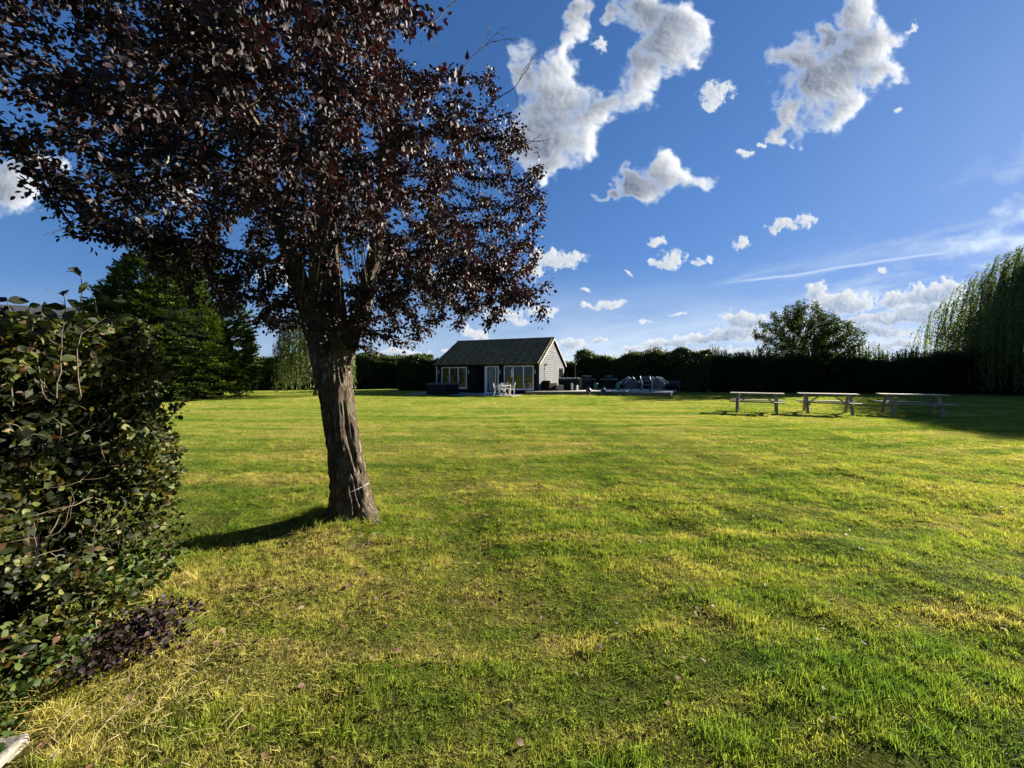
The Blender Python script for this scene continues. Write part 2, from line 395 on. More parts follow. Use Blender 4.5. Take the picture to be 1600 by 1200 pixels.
def branch_mesh(name, nodes, par, r, m, parent=None, sides=6, minr=0, skip=None):
    n = len(nodes); kids = [[] for _ in range(n)]
    for i, p in enumerate(par):
        if p >= 0: kids[p].append(i)
    mb_v = []; mb_f = []; base = 0
    starts = [i for i in range(n) if par[i] < 0]; stack = [(i, None) for i in starts]; an = np.arange(sides)*2*np.pi/sides; ca, sa = np.cos(an), np.sin(an)
    while stack:
        i, frm = stack.pop(); chain = ([frm] if frm is not None else []) + [i]; rr = ([min(r[frm], r[i]*1.15)] if frm is not None else []) + [r[i]]
        cur = i
        while kids[cur]:
            ks = sorted(kids[cur], key=lambda q: -r[q])
            for q in ks[1:]: stack.append((q, cur))
            cur = ks[0]; chain.append(cur); rr.append(r[cur])
        if len(chain) < 2 or max(rr) < minr or (skip is not None and skip(chain)): continue
        P = nodes[chain]; d = np.gradient(P, axis=0); d = nrm(d)
        ref = np.array([1., 0, 0]) if abs(d[0][0]) < .9 else np.array([0, 1., 0])
        for k in range(len(P)):
            x = ref - d[k]*ref.dot(d[k]); x /= np.linalg.norm(x)+1e-9; y = np.cross(d[k], x); ref = x
            mb_v.append(P[k] + (ca[:, None]*x + sa[:, None]*y)*rr[k])
        L = len(P); q = base + np.arange((L-1)*sides).reshape(L-1, sides); nx = np.roll(q, -1, 1)
        mb_f.append(np.stack([q, nx, nx+sides, q+sides], -1).reshape(-1, 4)); base += L*sides
    return npmesh(name, np.vstack(mb_v), [np.vstack(mb_f)], m, parent, smooth=True)

# ================================================================== materials
def grass_color(N, P):
    """shared by the soil sheet and the blades: patches and mowing streaks in world space"""
    big = N.noise(P, .33, 5, .6)
    q = N.vm('ADD', P, N.vm('SCALE', N.vm('SUBTRACT', N.noise(P, .12, 2, .5, out='Color'), (.5, .5, .5)), 3.0))
    streak = N.noise(N.map(q, rot=(0, 0, R(24)), scale=(.14, 1.7, 1)), 1.0, 5, .68)
    fine = N.noise(P, 2.6, 4, .65)
    s2_ = N.noise(N.map(q, rot=(0, 0, R(14)), scale=(.20, 5.0, 1)), 1.0, 4, .68)
    streak = N.math('ADD', N.math('MULTIPLY', streak, .6), N.math('MULTIPLY', s2_, .4))
    f = N.math('ADD', N.math('ADD', N.math('MULTIPLY', big, .30), N.math('MULTIPLY', streak, .60)), N.math('MULTIPLY', fine, .24))
    f = N.math('ADD', N.math('MULTIPLY', N.math('SUBTRACT', f, .525), 1.22), .537)
    return f, fine, streak
GSTOPS = [(.34, (.036, .084, .015)), (.45, (.078, .148, .024)), (.54, (.155, .220, .035)), (.62, (.275, .285, .065)), (.72, (.42, .350, .14))]
m_soil, N = mat('lawn_soil'); P = wpos(N)
f, fine, streak = grass_color(N, P)
cg = N.mix(1.0, N.ramp(f, GSTOPS), (1.2, 1.2, 1.0), 'MULTIPLY')
dist = N.vm('LENGTH', P)
hf = N.noise(P, 28, 5, .75); hf2 = N.noise(P, 7, 5, .75)
cg = N.mix(N.mr(hf, .40, .60), N.mix(1.0, cg, (.34, .36, .30), 'MULTIPLY'), cg)
near = N.mr(dist, 3, 14, 1, 0)
soil = N.mix(N.mr(hf, .35, .65), (.016, .014, .006), (.055, .045, .02))
sp_ = N.new('ShaderNodeSeparateXYZ'); N.l.new(P, sp_.inputs[0])
cg = N.mix(N.math('MULTIPLY', near, .72), cg, soil)
finish(N, pbsdf(N, cg, 1.0, .0, normal=bump(N, N.math('ADD', hf, N.math('MULTIPLY', hf2, 1.5)), 1.0, .06)))
def blade_mat(name, dry=0.0):
    m, N = mat(name); P = wpos(N)
    f, fine, streak = grass_color(N, P)
    at_ = N.new('ShaderNodeAttribute', attribute_name='tint').outputs['Fac']
    f = N.math('ADD', f, N.math('MULTIPLY', N.math('SUBTRACT', at_, .5), .15))
    # dry ground round the tree and towards the hedge
    sp = N.new('ShaderNodeSeparateXYZ'); N.l.new(P, sp.inputs[0])
    dd = N.vm('LENGTH', N.vm('SUBTRACT', P, (-1.35, 2.7, 0)))
    f = N.math('ADD', f, N.mr(dd, .3, 1.9, .075, 0, True))
    d2_ = N.vm('LENGTH', N.vm('MULTIPLY', N.vm('SUBTRACT', P, (1.0, 1.9, 0)), (.55, 1, 1)))
    f = N.math('SUBTRACT', f, N.mr(d2_, .2, 1.7, .050, 0, True))
    if dry: f = N.math('ADD', f, dry)
    col = N.ramp(f, GSTOPS)
    gr_ = N.noise(P, 16, 5, .75); col = N.mix(N.mr(gr_, .38, .60), N.mix(1.0, col, (.66, .68, .62), 'MULTIPLY'), N.mix(1.0, col, (1.38, 1.38, 1.15), 'MULTIPLY'))
    ob = N.new('ShaderNodeObjectInfo').outputs['Random']
    col = N.mix(N.math('MULTIPLY', ob, .35), col, N.mix(1.0, col, (.55, .62, .5), 'MULTIPLY'))
    p = pbsdf(N, col, .75, .04)
    t = N.new('ShaderNodeBsdfTranslucent'); N.l.new(N.mix(1.0, col, (1.25, 1.2, .7), 'MULTIPLY'), t.inputs[0])
    mx = N.new('ShaderNodeMixShader'); mx.inputs[0].default_value = .48
    N.l.new(p, mx.inputs[1]); N.l.new(t.outputs[0], mx.inputs[2]); finish(N, mx.outputs[0]); return m
m_blade = blade_mat('grass_blade')

m_bark, N = mat('plum_bark'); P = opos(N)
q = N.map(P, scale=(1, 1, .22)); r1 = N.noise(q, 26, 6, .65, .8); r2 = N.noise(P, 60, 4)
rid = N.math('ABSOLUTE', N.math('SUBTRACT', r1, .5))
hb = N.math('ADD', N.mr(rid, 0, .16), N.math('MULTIPLY', r2, .25))
cb = N.ramp(N.mr(hb, 0, 1.2), [(0, (.030, .021, .014)), (.35, (.115, .085, .057)), (.75, (.25, .195, .135)), (1, (.34, .28, .205))])
cb = N.mix(N.mr(N.noise(P, 3, 4), .55, .72), cb, (.16, .17, .08))
finish(N, pbsdf(N, cb, .9, .15, normal=bump(N, hb, 1.0, .03)))
m_twig = simple('twig_bark', (.085, .065, .05), .85, .2, var=.4, sc_=20)
m_twig_pale = simple('lichen_twig', (.25, .22, .15), .9, .2, var=.4, sc_=20)

# ================================================================== ground
hn1, hn2, hn3 = SN(1, 2.2, 5, 16), SN(2, 6, 14, 20), SN(3, .7, 1.6, 10)
def hgt(x, y):
    P = np.stack([x, y, np.zeros_like(x)], -1).reshape(-1, 3); d = np.hypot(x, y).ravel()
    h = hn1(P)*.013 + hn2(P)*.009 + hn3(P)*.014 - .02
    # mound at the foot of the tree
    tb = np.hypot(x.ravel()+1.66, y.ravel()-3.95); h = h + .05*np.exp(-(tb/.55)**2)
    fade = np.clip(1-(d-8)/8, 0, 1)
    return (h*fade).reshape(x.shape)
def axis(c, s, n, far):
    t = np.linspace(-1, 1, n); k = 9.0
    a = np.sinh(k*t)/np.sinh(k)*far; return a*1.0 + c
ax = axis(0, 0, 521, 2500); ay = axis(2.5, 0, 521, 2500)
gx, gy = np.meshgrid(ax, ay); gz = hgt(gx, gy)
n_ = len(ax); idx = np.arange(n_*n_).reshape(n_, n_)
fs = np.stack([idx[:-1, :-1], idx[:-1, 1:], idx[1:, 1:], idx[1:, :-1]], -1).reshape(-1, 4)
gr = npmesh('ground', np.stack([gx, gy, gz], -1).reshape(-1, 3), [fs], m_soil, smooth=True); tag(gr, kind='structure')

# ================================================================== grass
def blades(n, rad, h0, h1, wd, seed, lean=.5, feather=True, curl=.5):
    r = np.random.default_rng(seed); a = r.uniform(0, 6.28, n); q = rad*(r.uniform(0, 1, n)**.5 if feather else r.uniform(0, 1, n))
    b = np.stack([np.cos(a)*q, np.sin(a)*q, np.full(n, -.015)], -1); h = r.uniform(h0, h1, n); th = r.uniform(0, 6.28, n); ln = np.abs(r.normal(size=n))*lean*h
    ld = np.stack([np.cos(th), np.sin(th), np.zeros(n)], -1); fc = th+r.normal(size=n)*.7+1.57; sd_ = np.stack([np.cos(fc), np.sin(fc), np.zeros(n)], -1)
    w_ = (wd*r.uniform(.6, 1.2, n))[:, None]/2; up = np.array([0, 0, 1.])
    m1 = b+ld*(ln*.30)[:, None]+up*(h*.55)[:, None]; tp = b+ld*(ln*(1+curl*.3))[:, None]+up*(h*np.clip(1-.25*(ln/h)**2, .35, 1))[:, None]
    V_ = np.stack([b-sd_*w_, b+sd_*w_, m1+sd_*w_*.85, m1-sd_*w_*.85, tp+sd_*w_*.18, tp-sd_*w_*.18], 1).reshape(-1, 3)
    o = (np.arange(n)*6)[:, None]
    return V_, np.vstack([np.array([0, 1, 2, 3])+o, np.array([3, 2, 4, 5])+o]), np.repeat(r.beta(2, 2, n), 6)
def tuft_coll(name, specs, m):
    c_ = bpy.data.collections.new(name)
    for i, sp in enumerate(specs):
        V_, f_, t_ = blades(**sp); o = npmesh('tuft_%d' % i, V_, [f_], m, tint=t_); C.objects.unlink(o); c_.objects.link(o)
    return c_
def scatter(name, P, rot, scl, pick, coll):
    me = bpy.data.meshes.new(name); me.vertices.add(len(P)); me.vertices.foreach_set('co', np.asarray(P, np.float32).ravel())
    for nm, ty, dt in (('rot', 'FLOAT_VECTOR', rot), ('scl', 'FLOAT_VECTOR', scl)):
        a = me.attributes.new(nm, ty, 'POINT'); a.data.foreach_set('vector', np.asarray(dt, np.float32).ravel())
    a = me.attributes.new('pick', 'INT', 'POINT'); a.data.foreach_set('value', np.asarray(pick, np.int32))
    o = bpy.data.objects.new(name, me); C.objects.link(o); o['kind'] = 'stuff'
    g = bpy.data.node_groups.new(name, 'GeometryNodeTree'); g.interface.new_socket('Geometry', in_out='INPUT', socket_type='NodeSocketGeometry'); g.interface.new_socket('Geometry', in_out='OUTPUT', socket_type='NodeSocketGeometry')
    gi = g.nodes.new('NodeGroupInput'); go = g.nodes.new('NodeGroupOutput'); ip = g.nodes.new('GeometryNodeInstanceOnPoints'); ci = g.nodes.new('GeometryNodeCollectionInfo')
    ci.inputs['Collection'].default_value = coll; ci.inputs['Separate Children'].default_value = True; ci.inputs['Reset Children'].default_value = True
    def na(nm, ty):
        n = g.nodes.new('GeometryNodeInputNamedAttribute'); n.data_type = ty; n.inputs['Name'].default_value = nm; return n.outputs['Attribute']
    L = g.links; L.new(gi.outputs[0], ip.inputs['Points']); L.new(ci.outputs[0], ip.inputs['Instance']); ip.inputs['Pick Instance'].default_value = True
    L.new(na('pick', 'INT'), ip.inputs['Instance Index']); er = g.nodes.new('FunctionNodeEulerToRotation'); L.new(na('rot', 'FLOAT_VECTOR'), er.inputs[0]); L.new(er.outputs[0], ip.inputs['Rotation'])
    L.new(na('scl', 'FLOAT_VECTOR'), ip.inputs['Scale']); L.new(ip.outputs[0], go.inputs[0])
    o.modifiers.new('scatter', 'NODES').node_group = g
    return o
from_line = lambda p: (p[:, 0]-(-1.80))*(-(3.05-.1)) + (p[:, 1]-.1)*(-2.74+1.80)      # <0 on the lawn side of the hedge face
hsn3 = SN(93, 9, 22, 14); hsn, hsn2 = SN(91, .5, 1.2, 12), SN(92, 2, 6, 14)
def field_pts(y0, y1, dens, seed, um=1.45, extra=.6):
    r = np.random.default_rng(seed); xw = um*y1+extra; n = int(dens*(y1-y0)*2*xw); p = np.stack([r.uniform(-xw, xw, n), r.uniform(y0, y1, n)], -1)
    k = (np.abs(p[:, 0]) < um*p[:, 1]+extra); p = p[k]
    L = (3.05-.1, )
    side = (p[:, 0]+1.80)*(3.05-.1)+(p[:, 1]-.1)*(-2.74+1.80)*-1     # >0 lawn side
    k = ~((side < -.12*3) & (p[:, 1] < 3.0) & (p[:, 0] < -1.5)) & ~((p[:, 0] < -2.85) & (p[:, 1] < 4.2)) & (np.hypot(p[:, 0]-TX, p[:, 1]-TY) > .24)
    k &= ~((((p[:, 0]-1.44)/.17)**2 + ((p[:, 1]-1.47)/.10)**2) < 1) & ~((p[:, 0] < -1.85) & (p[:, 1] < 1.60) & (p[:, 0] > -2.5))
    k &= ~((((p[:, 0]+1.25)/.22)**2 + ((p[:, 1]-3.38)/.07)**2) < 1)
    p = p[k]
    pat = hsn(np.c_[p, p[:, 0]*0]); pat2 = hsn2(np.c_[p, p[:, 0]*0]); k = r.uniform(size=len(p)) < np.clip(.86+.10*pat2+.16*hsn3(np.c_[p, p[:, 0]*0]), .45, 1); p, pat, pat2 = p[k], pat[k], pat2[k]
    z = hgt(p[:, 0], p[:, 1]); n = len(p)
    return np.c_[p, z], pat, pat2, r
TX, TY = -1.66, 3.95
near_c = tuft_coll('near_tufts', [dict(n=30, rad=.045, h0=.012, h1=.040, wd=.0036, seed=100+i, lean=.9) for i in range(5)]+[dict(n=18, rad=.03, h0=.022, h1=.058, wd=.0038, seed=110+i, lean=.9) for i in range(3)], m_blade)
mid_c = tuft_coll('mid_tufts', [dict(n=46, rad=.13, h0=.014, h1=.042, wd=.0065, seed=120+i, lean=.8) for i in range(6)], m_blade)
far_c = tuft_coll('far_tufts', [dict(n=70, rad=.36, h0=.014, h1=.042, wd=.014, seed=130+i, lean=.8) for i in range(6)], m_blade)
def do(name, y0, y1, dens, seed, coll, npk, hi=0, um=1.45, ex=2.5):
    P, pat, pat2, r = field_pts(y0, y1, dens, seed, um, ex); n = len(P)
    rot = np.c_[r.normal(size=(n, 2))*.10, r.uniform(0, 6.28, n)]; s_ = r.uniform(.75, 1.2, n)
    hh = s_*np.clip(.95+.10*pat+.20*pat2+.28*hsn3(P), .45, 1.7)
    pk = r.integers(0, npk, n)
    if hi: pk = np.where(r.uniform(size=n) < .10+.12*(pat > .6), r.integers(npk, npk+hi, n), pk)
    print(name, n); return scatter(name, P, rot, np.c_[s_, s_, hh], pk, coll)
do('near_grass', .5, 4.2, 1300, 201, near_c, 5, 3, 1.42, 2.0)
do('lawn_grass', 4.2, 7.5, 560, 202, near_c, 5, 1, 1.42, 2.0)
do('middle_grass', 7.5, 14.5, 60, 203, mid_c, 6)
do('far_grass', 14.5, 36, 8.0, 204, far_c, 6)
# rough longer grass: by the hedge foot and round the trunk
long_c = tuft_coll('long_tufts', [dict(n=34, rad=.05, h0=.06, h1=.17, wd=.0055, seed=140+i, lean=.75, curl=1.2) for i in range(5)], m_blade)
r = np.random.default_rng(205); n = 420; s_ = r.uniform(.3, 3.6, n); off = np.abs(r.normal(size=n))*.22
fa_, fb_ = np.array([-1.80, .1]), np.array([-2.74, 3.05]); fd_ = (fb_-fa_)/np.linalg.norm(fb_-fa_); fn_ = np.array([fd_[1], -fd_[0]])
p = fa_+s_[:, None]*fd_+(off-.05)[:, None]*fn_; k = ~((p[:, 0] < -1.85) & (p[:, 1] < 1.60)); p = p[k]
a = r.uniform(0, 6.28, 90); q = .30+np.abs(r.normal(size=90))*.10; p = np.vstack([p, np.c_[TX+np.cos(a)*q, TY+np.sin(a)*q]])
n = len(p); scatter('rough_grass', np.c_[p, hgt(p[:, 0], p[:, 1])], np.c_[r.normal(size=(n, 2))*.2, r.uniform(0, 6.28, n)], np.c_[r.uniform(.5, 1, n), r.uniform(.5, 1, n), r.uniform(.3, .75, n)], r.integers(0, 5, n), long_c)

# ================================================================== the copper-leaved tree
def bark_tube(path, rad, seg, rings, seed, flare=None, amp=.016):
    """path: list of (x,y,z); smooth tube with vertical ridges"""
    P = np.array(path, float); t = np.linspace(0, 1, len(P)); tt = np.linspace(0, 1, rings)
    # smooth interpolation
    def interp(a):
        o = np.interp(tt, t, a); k = max(3, rings//len(P)); pad = np.concatenate([np.full(k, o[0])+(np.arange(-k, 0))*(o[1]-o[0]), o, np.full(k, o[-1])+np.arange(1, k+1)*(o[-1]-o[-2])])
        return np.convolve(pad, np.ones(2*k+1)/(2*k+1), 'valid')
    c_ = np.stack([interp(P[:, i]) for i in range(3)], -1); r = interp(np.array(rad, float))
    an = np.linspace(0, 2*np.pi, seg, endpoint=False); sn = SN(seed, 5, 30, 30); lo = SN(seed+1, 2, 5, 12)
    A, T = np.meshgrid(an, np.arange(rings)); z = c_[T, 2]
    tw = A + z*.35
    Q = np.stack([np.cos(tw)*r[T]*4, np.sin(tw)*r[T]*4, z*.5], -1).reshape(-1, 3)
    rid = 1-np.abs(sn(Q*2.0))*.9; big = lo(np.stack([np.cos(tw)*.6, np.sin(tw)*.6, z*.7], -1).reshape(-1, 3))
    rr = r[T] + (rid.reshape(T.shape)-.3)*amp + big.reshape(T.shape)*r[T]*.045
    if flare: rr = rr + flare(A, z)
    V_ = np.stack([c_[T, 0]+np.cos(A)*rr, c_[T, 1]+np.sin(A)*rr, z], -1).reshape(-1, 3)
    i = np.arange(rings*seg).reshape(rings, seg); nx = np.roll(i, -1, 1)
    return V_, np.stack([i[:-1], nx[:-1], nx[1:], i[1:]], -1).reshape(-1, 4)
TX, TY = -1.66, 3.95
def flare(A, z):
    f = np.exp(-np.maximum(z, 0)/.14)
    o = .03*f
    for a0, w_, m_ in ((-.35, .35, .17), (-1.6, .4, .07), (-2.6, .4, .08), (1.0, .5, .08), (2.4, .5, .09)):
        d = np.angle(np.exp(1j*(A-a0))); o = o + m_*np.exp(-(d/w_)**2)*np.exp(-np.maximum(z, 0)/.11)
    return o
tree = empty('copper_leaved_tree', (TX, TY, 0), 0, 'large foreground tree with dark copper purple leaves and a thick leaning ridged trunk', 'tree')
def loc(v): return (v[0]-TX, v[1]-TY, v[2])
trunk_p = [(-1.64,3.95,-.12),(-1.66,3.95,.3),(-1.73,3.95,.75),(-1.79,3.96,1.15),(-1.85,3.98,1.6),(-1.88,4.0,1.85),(-1.90,4.0,2.05),(-1.93,4.0,2.5),(-1.97,4.0,3.0),(-1.93,4.0,3.6),(-1.88,3.98,4.3),(-1.88,3.98,5.0)]
trunk_r = [.22,.180,.155,.150,.160,.172,.168,.13,.11,.095,.075,.05]
left_p = [(-1.95,4.0,1.35),(-2.0,4.02,1.8),(-2.12,4.02,2.15),(-2.22,4.0,2.5),(-2.40,3.95,3.1),(-2.55,3.9,3.7),(-2.65,3.85,4.3)]
left_r = [.07,.105,.098,.088,.072,.055,.04]
right_p = [(-1.80,4.02,1.5),(-1.72,4.06,1.85),(-1.60,4.1,2.2),(-1.48,4.12,2.7),(-1.40,4.1,3.3),(-1.36,4.1,4.1)]
right_r = [.07,.10,.085,.07,.055,.035]
VV = []; FF = []; b_ = 0
for pth, rad, seg, rings, sd_, fl, amp in ((trunk_p, trunk_r, 110, 420, 11, flare, .020), (left_p, left_r, 60, 220, 12, None, .014), (right_p, right_r, 60, 200, 13, None, .014)):
    v_, f_ = bark_tube([loc(p) for p in pth], rad, seg, rings, sd_, fl, amp); VV.append(v_); FF.append(f_+b_); b_ += len(v_)
npmesh('trunk', np.vstack(VV), [np.vstack(FF)], m_bark, tree, smooth=True)
# crown
prof_z = [1.70,1.95,2.2,2.6,3.2,3.9,4.6,5.3,6.0,6.5]; prof_r = [.3,1.0,1.6,2.15,2.42,2.30,1.95,1.5,.8,.1]
def crown_pts(n, seed):
    r = np.random.default_rng(seed); sn = SN(seed+5, 1.5, 4, 14); out = []
    while sum(len(o) for o in out) < n:
        p = r.uniform((-2.7, -2.7, 1.7), (2.7, 2.7, 6.5), (n*2, 3)); rad = np.hypot(p[:, 0], p[:, 1]); lim = np.interp(p[:, 2], prof_z, prof_r)
        dr = p.copy(); dr[:, 2] -= 3.6; lim = lim*(1+.13*sn(nrm(dr)*1.6))
        q = rad/np.maximum(lim, .01)
        ok = (q < 1) & (r.uniform(size=len(p)) < .18+.82*q**1.5) & (sn(p*1.1+9) > -1.25)
        ok &= ~((rad < 1.0) & (p[:, 2] < 2.75)) & ~((rad < .5) & (p[:, 2] < 3.4))
        out.append(p[ok])
    return np.vstack(out)[:n] + np.array([-1.97, 4.0, 0])
attr = crown_pts(5200, 21)
attr = np.vstack([attr, rng.normal(size=(170, 3))*(.22, .25, .20)+(-1.38, 3.85, 2.10), rng.normal(size=(120, 3))*(.28, .25, .14)+(-2.55, 3.85, 2.30), rng.normal(size=(80, 3))*(.26, .3, .14)+(-.18, 3.8, 2.28)])
skel = [(trunk_p[5:]+[(-1.9, 3.98, 5.6)], -1), (left_p[1:]+[(-2.8, 3.8, 4.9)], -1), (right_p[1:]+[(-1.3, 4.1, 4.9)], -1),
        ([(-1.55,4.1,2.35),(-1.15,4.0,2.75),(-.7,3.95,2.85),(-.25,3.9,2.6),(.1,3.85,2.35)], 0), ([(-2.0,4,3.0),(-2.6,3.6,3.5),(-3.3,3.2,3.75)], 0),
        ([(-1.95,3.95,2.6),(-1.8,3.3,3.05),(-1.7,2.5,3.2)], 0), ([(-2.2,3.95,2.6),(-2.8,3.5,2.7),(-3.4,3.0,2.6)], 0), ([(-1.5,4.1,2.6),(-1.2,4.9,3.0)], 0), ([(-1.9,4,3.6),(-1.2,3.4,4.3),(-.9,3.1,4.8)], 0)]
nodes, par = colonise(skel, attr, .085, .9, .19, 140, 5, droop=.06)
nr = radii(nodes, par, .0026, 2.35, .055)
off_ = np.array([TX, TY, 0], np.float32)
branch_mesh('branches', nodes-off_, par, nr, m_twig, tree, 5)
# leaves: clusters near thin nodes
thin = np.where(nr < .0105)[0]; dirs = np.zeros_like(nodes); ok = par >= 0; dirs[ok] = nodes[ok]-nodes[par[ok]]; dirs = nrm(dirs)
print('hero nodes', len(nodes), 'thin', len(thin))
per = max(6, int(150000/len(thin))); ids = np.repeat(thin, per); n = len(ids)
along = dirs[ids]*rng.uniform(-.09, .03, (n, 1)); side = rdir(n); 
Pl = nodes[ids] + along + side*np.abs(rng.normal(size=(n, 1)))*.055
Dl = nrm(side*.8 + dirs[ids]*.4 + np.array([0, 0, -.55]) + rng.normal(size=(n, 3))*.25)
Nl = nrm(rng.normal(size=(n, 3))*.8 + np.array([0, 0, .9]))
szl = rng.uniform(.024, .051, n)
m_leaf = leafmat('copper_leaf', [(0, (.011, .008, .009)), (.45, (.021, .013, .014)), (.8, (.040, .018, .017)), (.95, (.08, .042, .030)), (1, (.15, .11, .06))], rough=.62, spec=.40, trans=.16, tcol=(1.4, .6, .5))
leaves('crown', Pl-off_, Dl, Nl, szl, rng.beta(2, 2.2, n), m_leaf, tree, T_BROAD, rng.uniform(.8, 1.15, n))
# pale dead twigs
def twig(base, d, L, r0, mb, depth=0):
    p = [Vector(base)]; d = Vector(d).normalized(); k = 6
    for i in range(k):
        d = (d + Vector(np.random.default_rng(random.randrange(10**6)).normal(size=3)*.16)).normalized(); p.append(p[-1]+d*L/k)
        if depth < 2 and i in (2, 3, 4) and random.random() < .8:
            s_ = (d + Vector([random.uniform(-1, 1) for _ in range(3)])*.8).normalized(); twig(p[-1], s_, L*.5, r0*.6, mb, depth+1)
    mb.tube(p, [r0*(1-i/(k+1)*.8) for i in range(k+1)], 5)
mb = MB()
for (b, d, L) in (((.0,3.9,4.3),(1,-.1,.9),.75), ((-.35,3.9,4.6),(.7,0,1),.8), ((.2,3.8,3.7),(1,.1,.7),.5), ((.25,3.8,3.3),(1,0,.4),.4), ((-.6,3.7,4.9),(.5,.1,1),.7)):
    twig(np.array(b)-off_-np.array([.15, 0, 0]), d, L*.6, .006, mb)
tag(mb.build('bare_twigs', m_twig, tree), kind='stuff')
mb = MB()
for (b, d, L) in (((-2.7,2.95,2.75),(-.3,-.2,-.25),.5), ((-2.6,2.9,2.9),(-.8,-.3,.0),.5), ((-1.9,3.2,3.2),(.5,-.6,-.9),.45), ((-2.5,2.8,3.1),(.3,-.2,-.8),.4)):
    twig(np.array(b)-off_, d, L, .007, mb)
for i in range(26):     # upright water shoots among the limbs
    a = rng.uniform(0, 6.28); b = np.array([-1.75+.35*math.cos(a), 3.9+.3*math.sin(a), rng.uniform(2.1, 2.9)])-off_
    p = [b]; d = np.array([rng.normal()*.12, rng.normal()*.12, 1])
    for k in range(5): d = d+rng.normal(size=3)*.08; p.append(p[-1]+d*.16)
    mb.tube(p, [.007, .006, .005, .004, .003, .002], 5)
tag(mb.build('pale_shoots', m_twig_pale, tree), kind='stuff')

# ================================================================== beech hedge on the left
m_beech = leafmat('beech_leaf', [(0, (.010, .015, .005)), (.30, (.028, .038, .009)), (.55, (.11, .135, .030)), (.70, (.17, .155, .045)), (.85, (.11, .050, .022)), (1, (.04, .018, .012))], rough=.58, spec=.32, trans=.34, tcol=(1.1, 1.1, .5))
m_inner = simple('inner_shade', (.0035, .003, .002), .95, .05)  # near-black, stands for the shade deep inside the hedge
hedge = empty('beech_hedge', (-3.2, 1.6, 0), 0, 'clipped beech hedge close on the left with olive and bronze leaves and sunlit twigs', 'hedge')
hO = np.array([-3.2, 1.6, 0])
# face line from (-1.95,.2) to (-2.72,3.0); the hedge body lies to its left
fa, fb = np.array([-1.80, .1]), np.array([-2.74, 3.05]); fd = (fb-fa)/np.linalg.norm(fb-fa); fn = np.array([fd[1], -fd[0]])   # fn points to the lawn (+x)
FL = np.linalg.norm(fb-fa); DEP = 1.5
hs_ = SN(31, 1.5, 4, 12); hs2 = SN(32, 5, 10, 10)
def hz_top(s): return 1.78 + .07*np.sin(s*3.1)+.05*np.sin(s*7.3+1) - .25*np.clip((s-FL+.35)/.35, 0, 1)**2
def hedge_pts(n, seed, lo=0, hi=.34):
    """points in a shell under the face, the far end and the top; returns points, outward normal"""
    r = np.random.default_rng(seed); dpt = lo+(hi-lo)*r.beta(1.1, 1.8, n)
    which = r.choice(3, n, p=(.66, .16, .18)); s = r.uniform(0, FL, n); t = r.uniform(0, DEP, n); h = r.uniform(0, 1, n)
    P = np.zeros((n, 3)); Nn = np.zeros((n, 3))
    a = which == 0; b = which == 1; c_ = which == 2
    S = np.where(b, FL-dpt, s); Tt = np.where(a, dpt, t); top = hz_top(S); H = np.where(c_, top-dpt, .03+h*(top-.03))
    P[:, :2] = fa + S[:, None]*fd - Tt[:, None]*fn; P[:, 2] = H
    Nn[a, :2] = fn; Nn[b, :2] = fd; Nn[c_, 2] = 1
    P += Nn*(.06*hs_(P)+.05*hs2(P)-.05*np.clip(.5-P[:, 2:], 0, 1))[:, :1]*1.0 if False else Nn*(.06*hs_(P)+.065*hs2(P))[:, None]
    return P, Nn, dpt
n = 46000; P, Nn, dp = hedge_pts(n, 33)
keepm = (SN(36, 7, 14, 14)(P) + .7*SN(38, 16, 30, 14)(P) + rng.normal(size=n)*.3 > .42) | ((dp > .24) & (rng.uniform(size=n) < .75)) | (P[:, 2] > 1.5); P, Nn, dp = P[keepm], Nn[keepm], dp[keepm]; n = len(P)
D_ = nrm(Nn*.5 + rdir(n)*.9 + np.array([0, 0, -.15])); L_ = nrm(Nn*.35 + np.array([0, 0, .5]) + rdir(n)*1.1)
leaves('foliage', P-hO, D_, L_, rng.uniform(.026, .054, n), np.clip(rng.beta(1.5, 1.9, n)+.25*(SN(37, 2, 4, 8)(P) > .9), 0, 1), m_beech, hedge, T_BROAD, rng.uniform(1.0, 1.3, n))
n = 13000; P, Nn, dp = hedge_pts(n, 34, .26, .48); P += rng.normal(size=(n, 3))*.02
leaves('inner_leaves', P-hO, rdir(n), rdir(n), rng.uniform(.05, .08, n), rng.uniform(0, .3, n), m_beech, hedge, T_DIAM)  # inner leaves kept to the darkest tints to deepen the inside shade
mb = MB()
for i in range(330):
    P, Nn, dp = hedge_pts(1, 5000+i, .12, .3); p = [P[0]]; d = nrm((Nn[0]*.35 + rdir(1)[0]*(1, 1, .8) + np.array([0, 0, .3]))[None])[0]
    L = rng.uniform(.12, .38); out = Nn[0]
    for k in range(6):
        d = d + rng.normal(size=3)*.22; d -= out*max(0, d.dot(out))*.55; d /= np.linalg.norm(d); p.append(p[-1]+d*L/6)
    r0 = rng.uniform(.0012, .0032); mb.tube(np.array(p)-hO, [r0*(1-.12*k) for k in range(7)], 5)
tag(mb.build('twigs', simple('beech_twig', (.13, .10, .065), .85, .15, var=.4, sc_=20), hedge), kind='stuff')
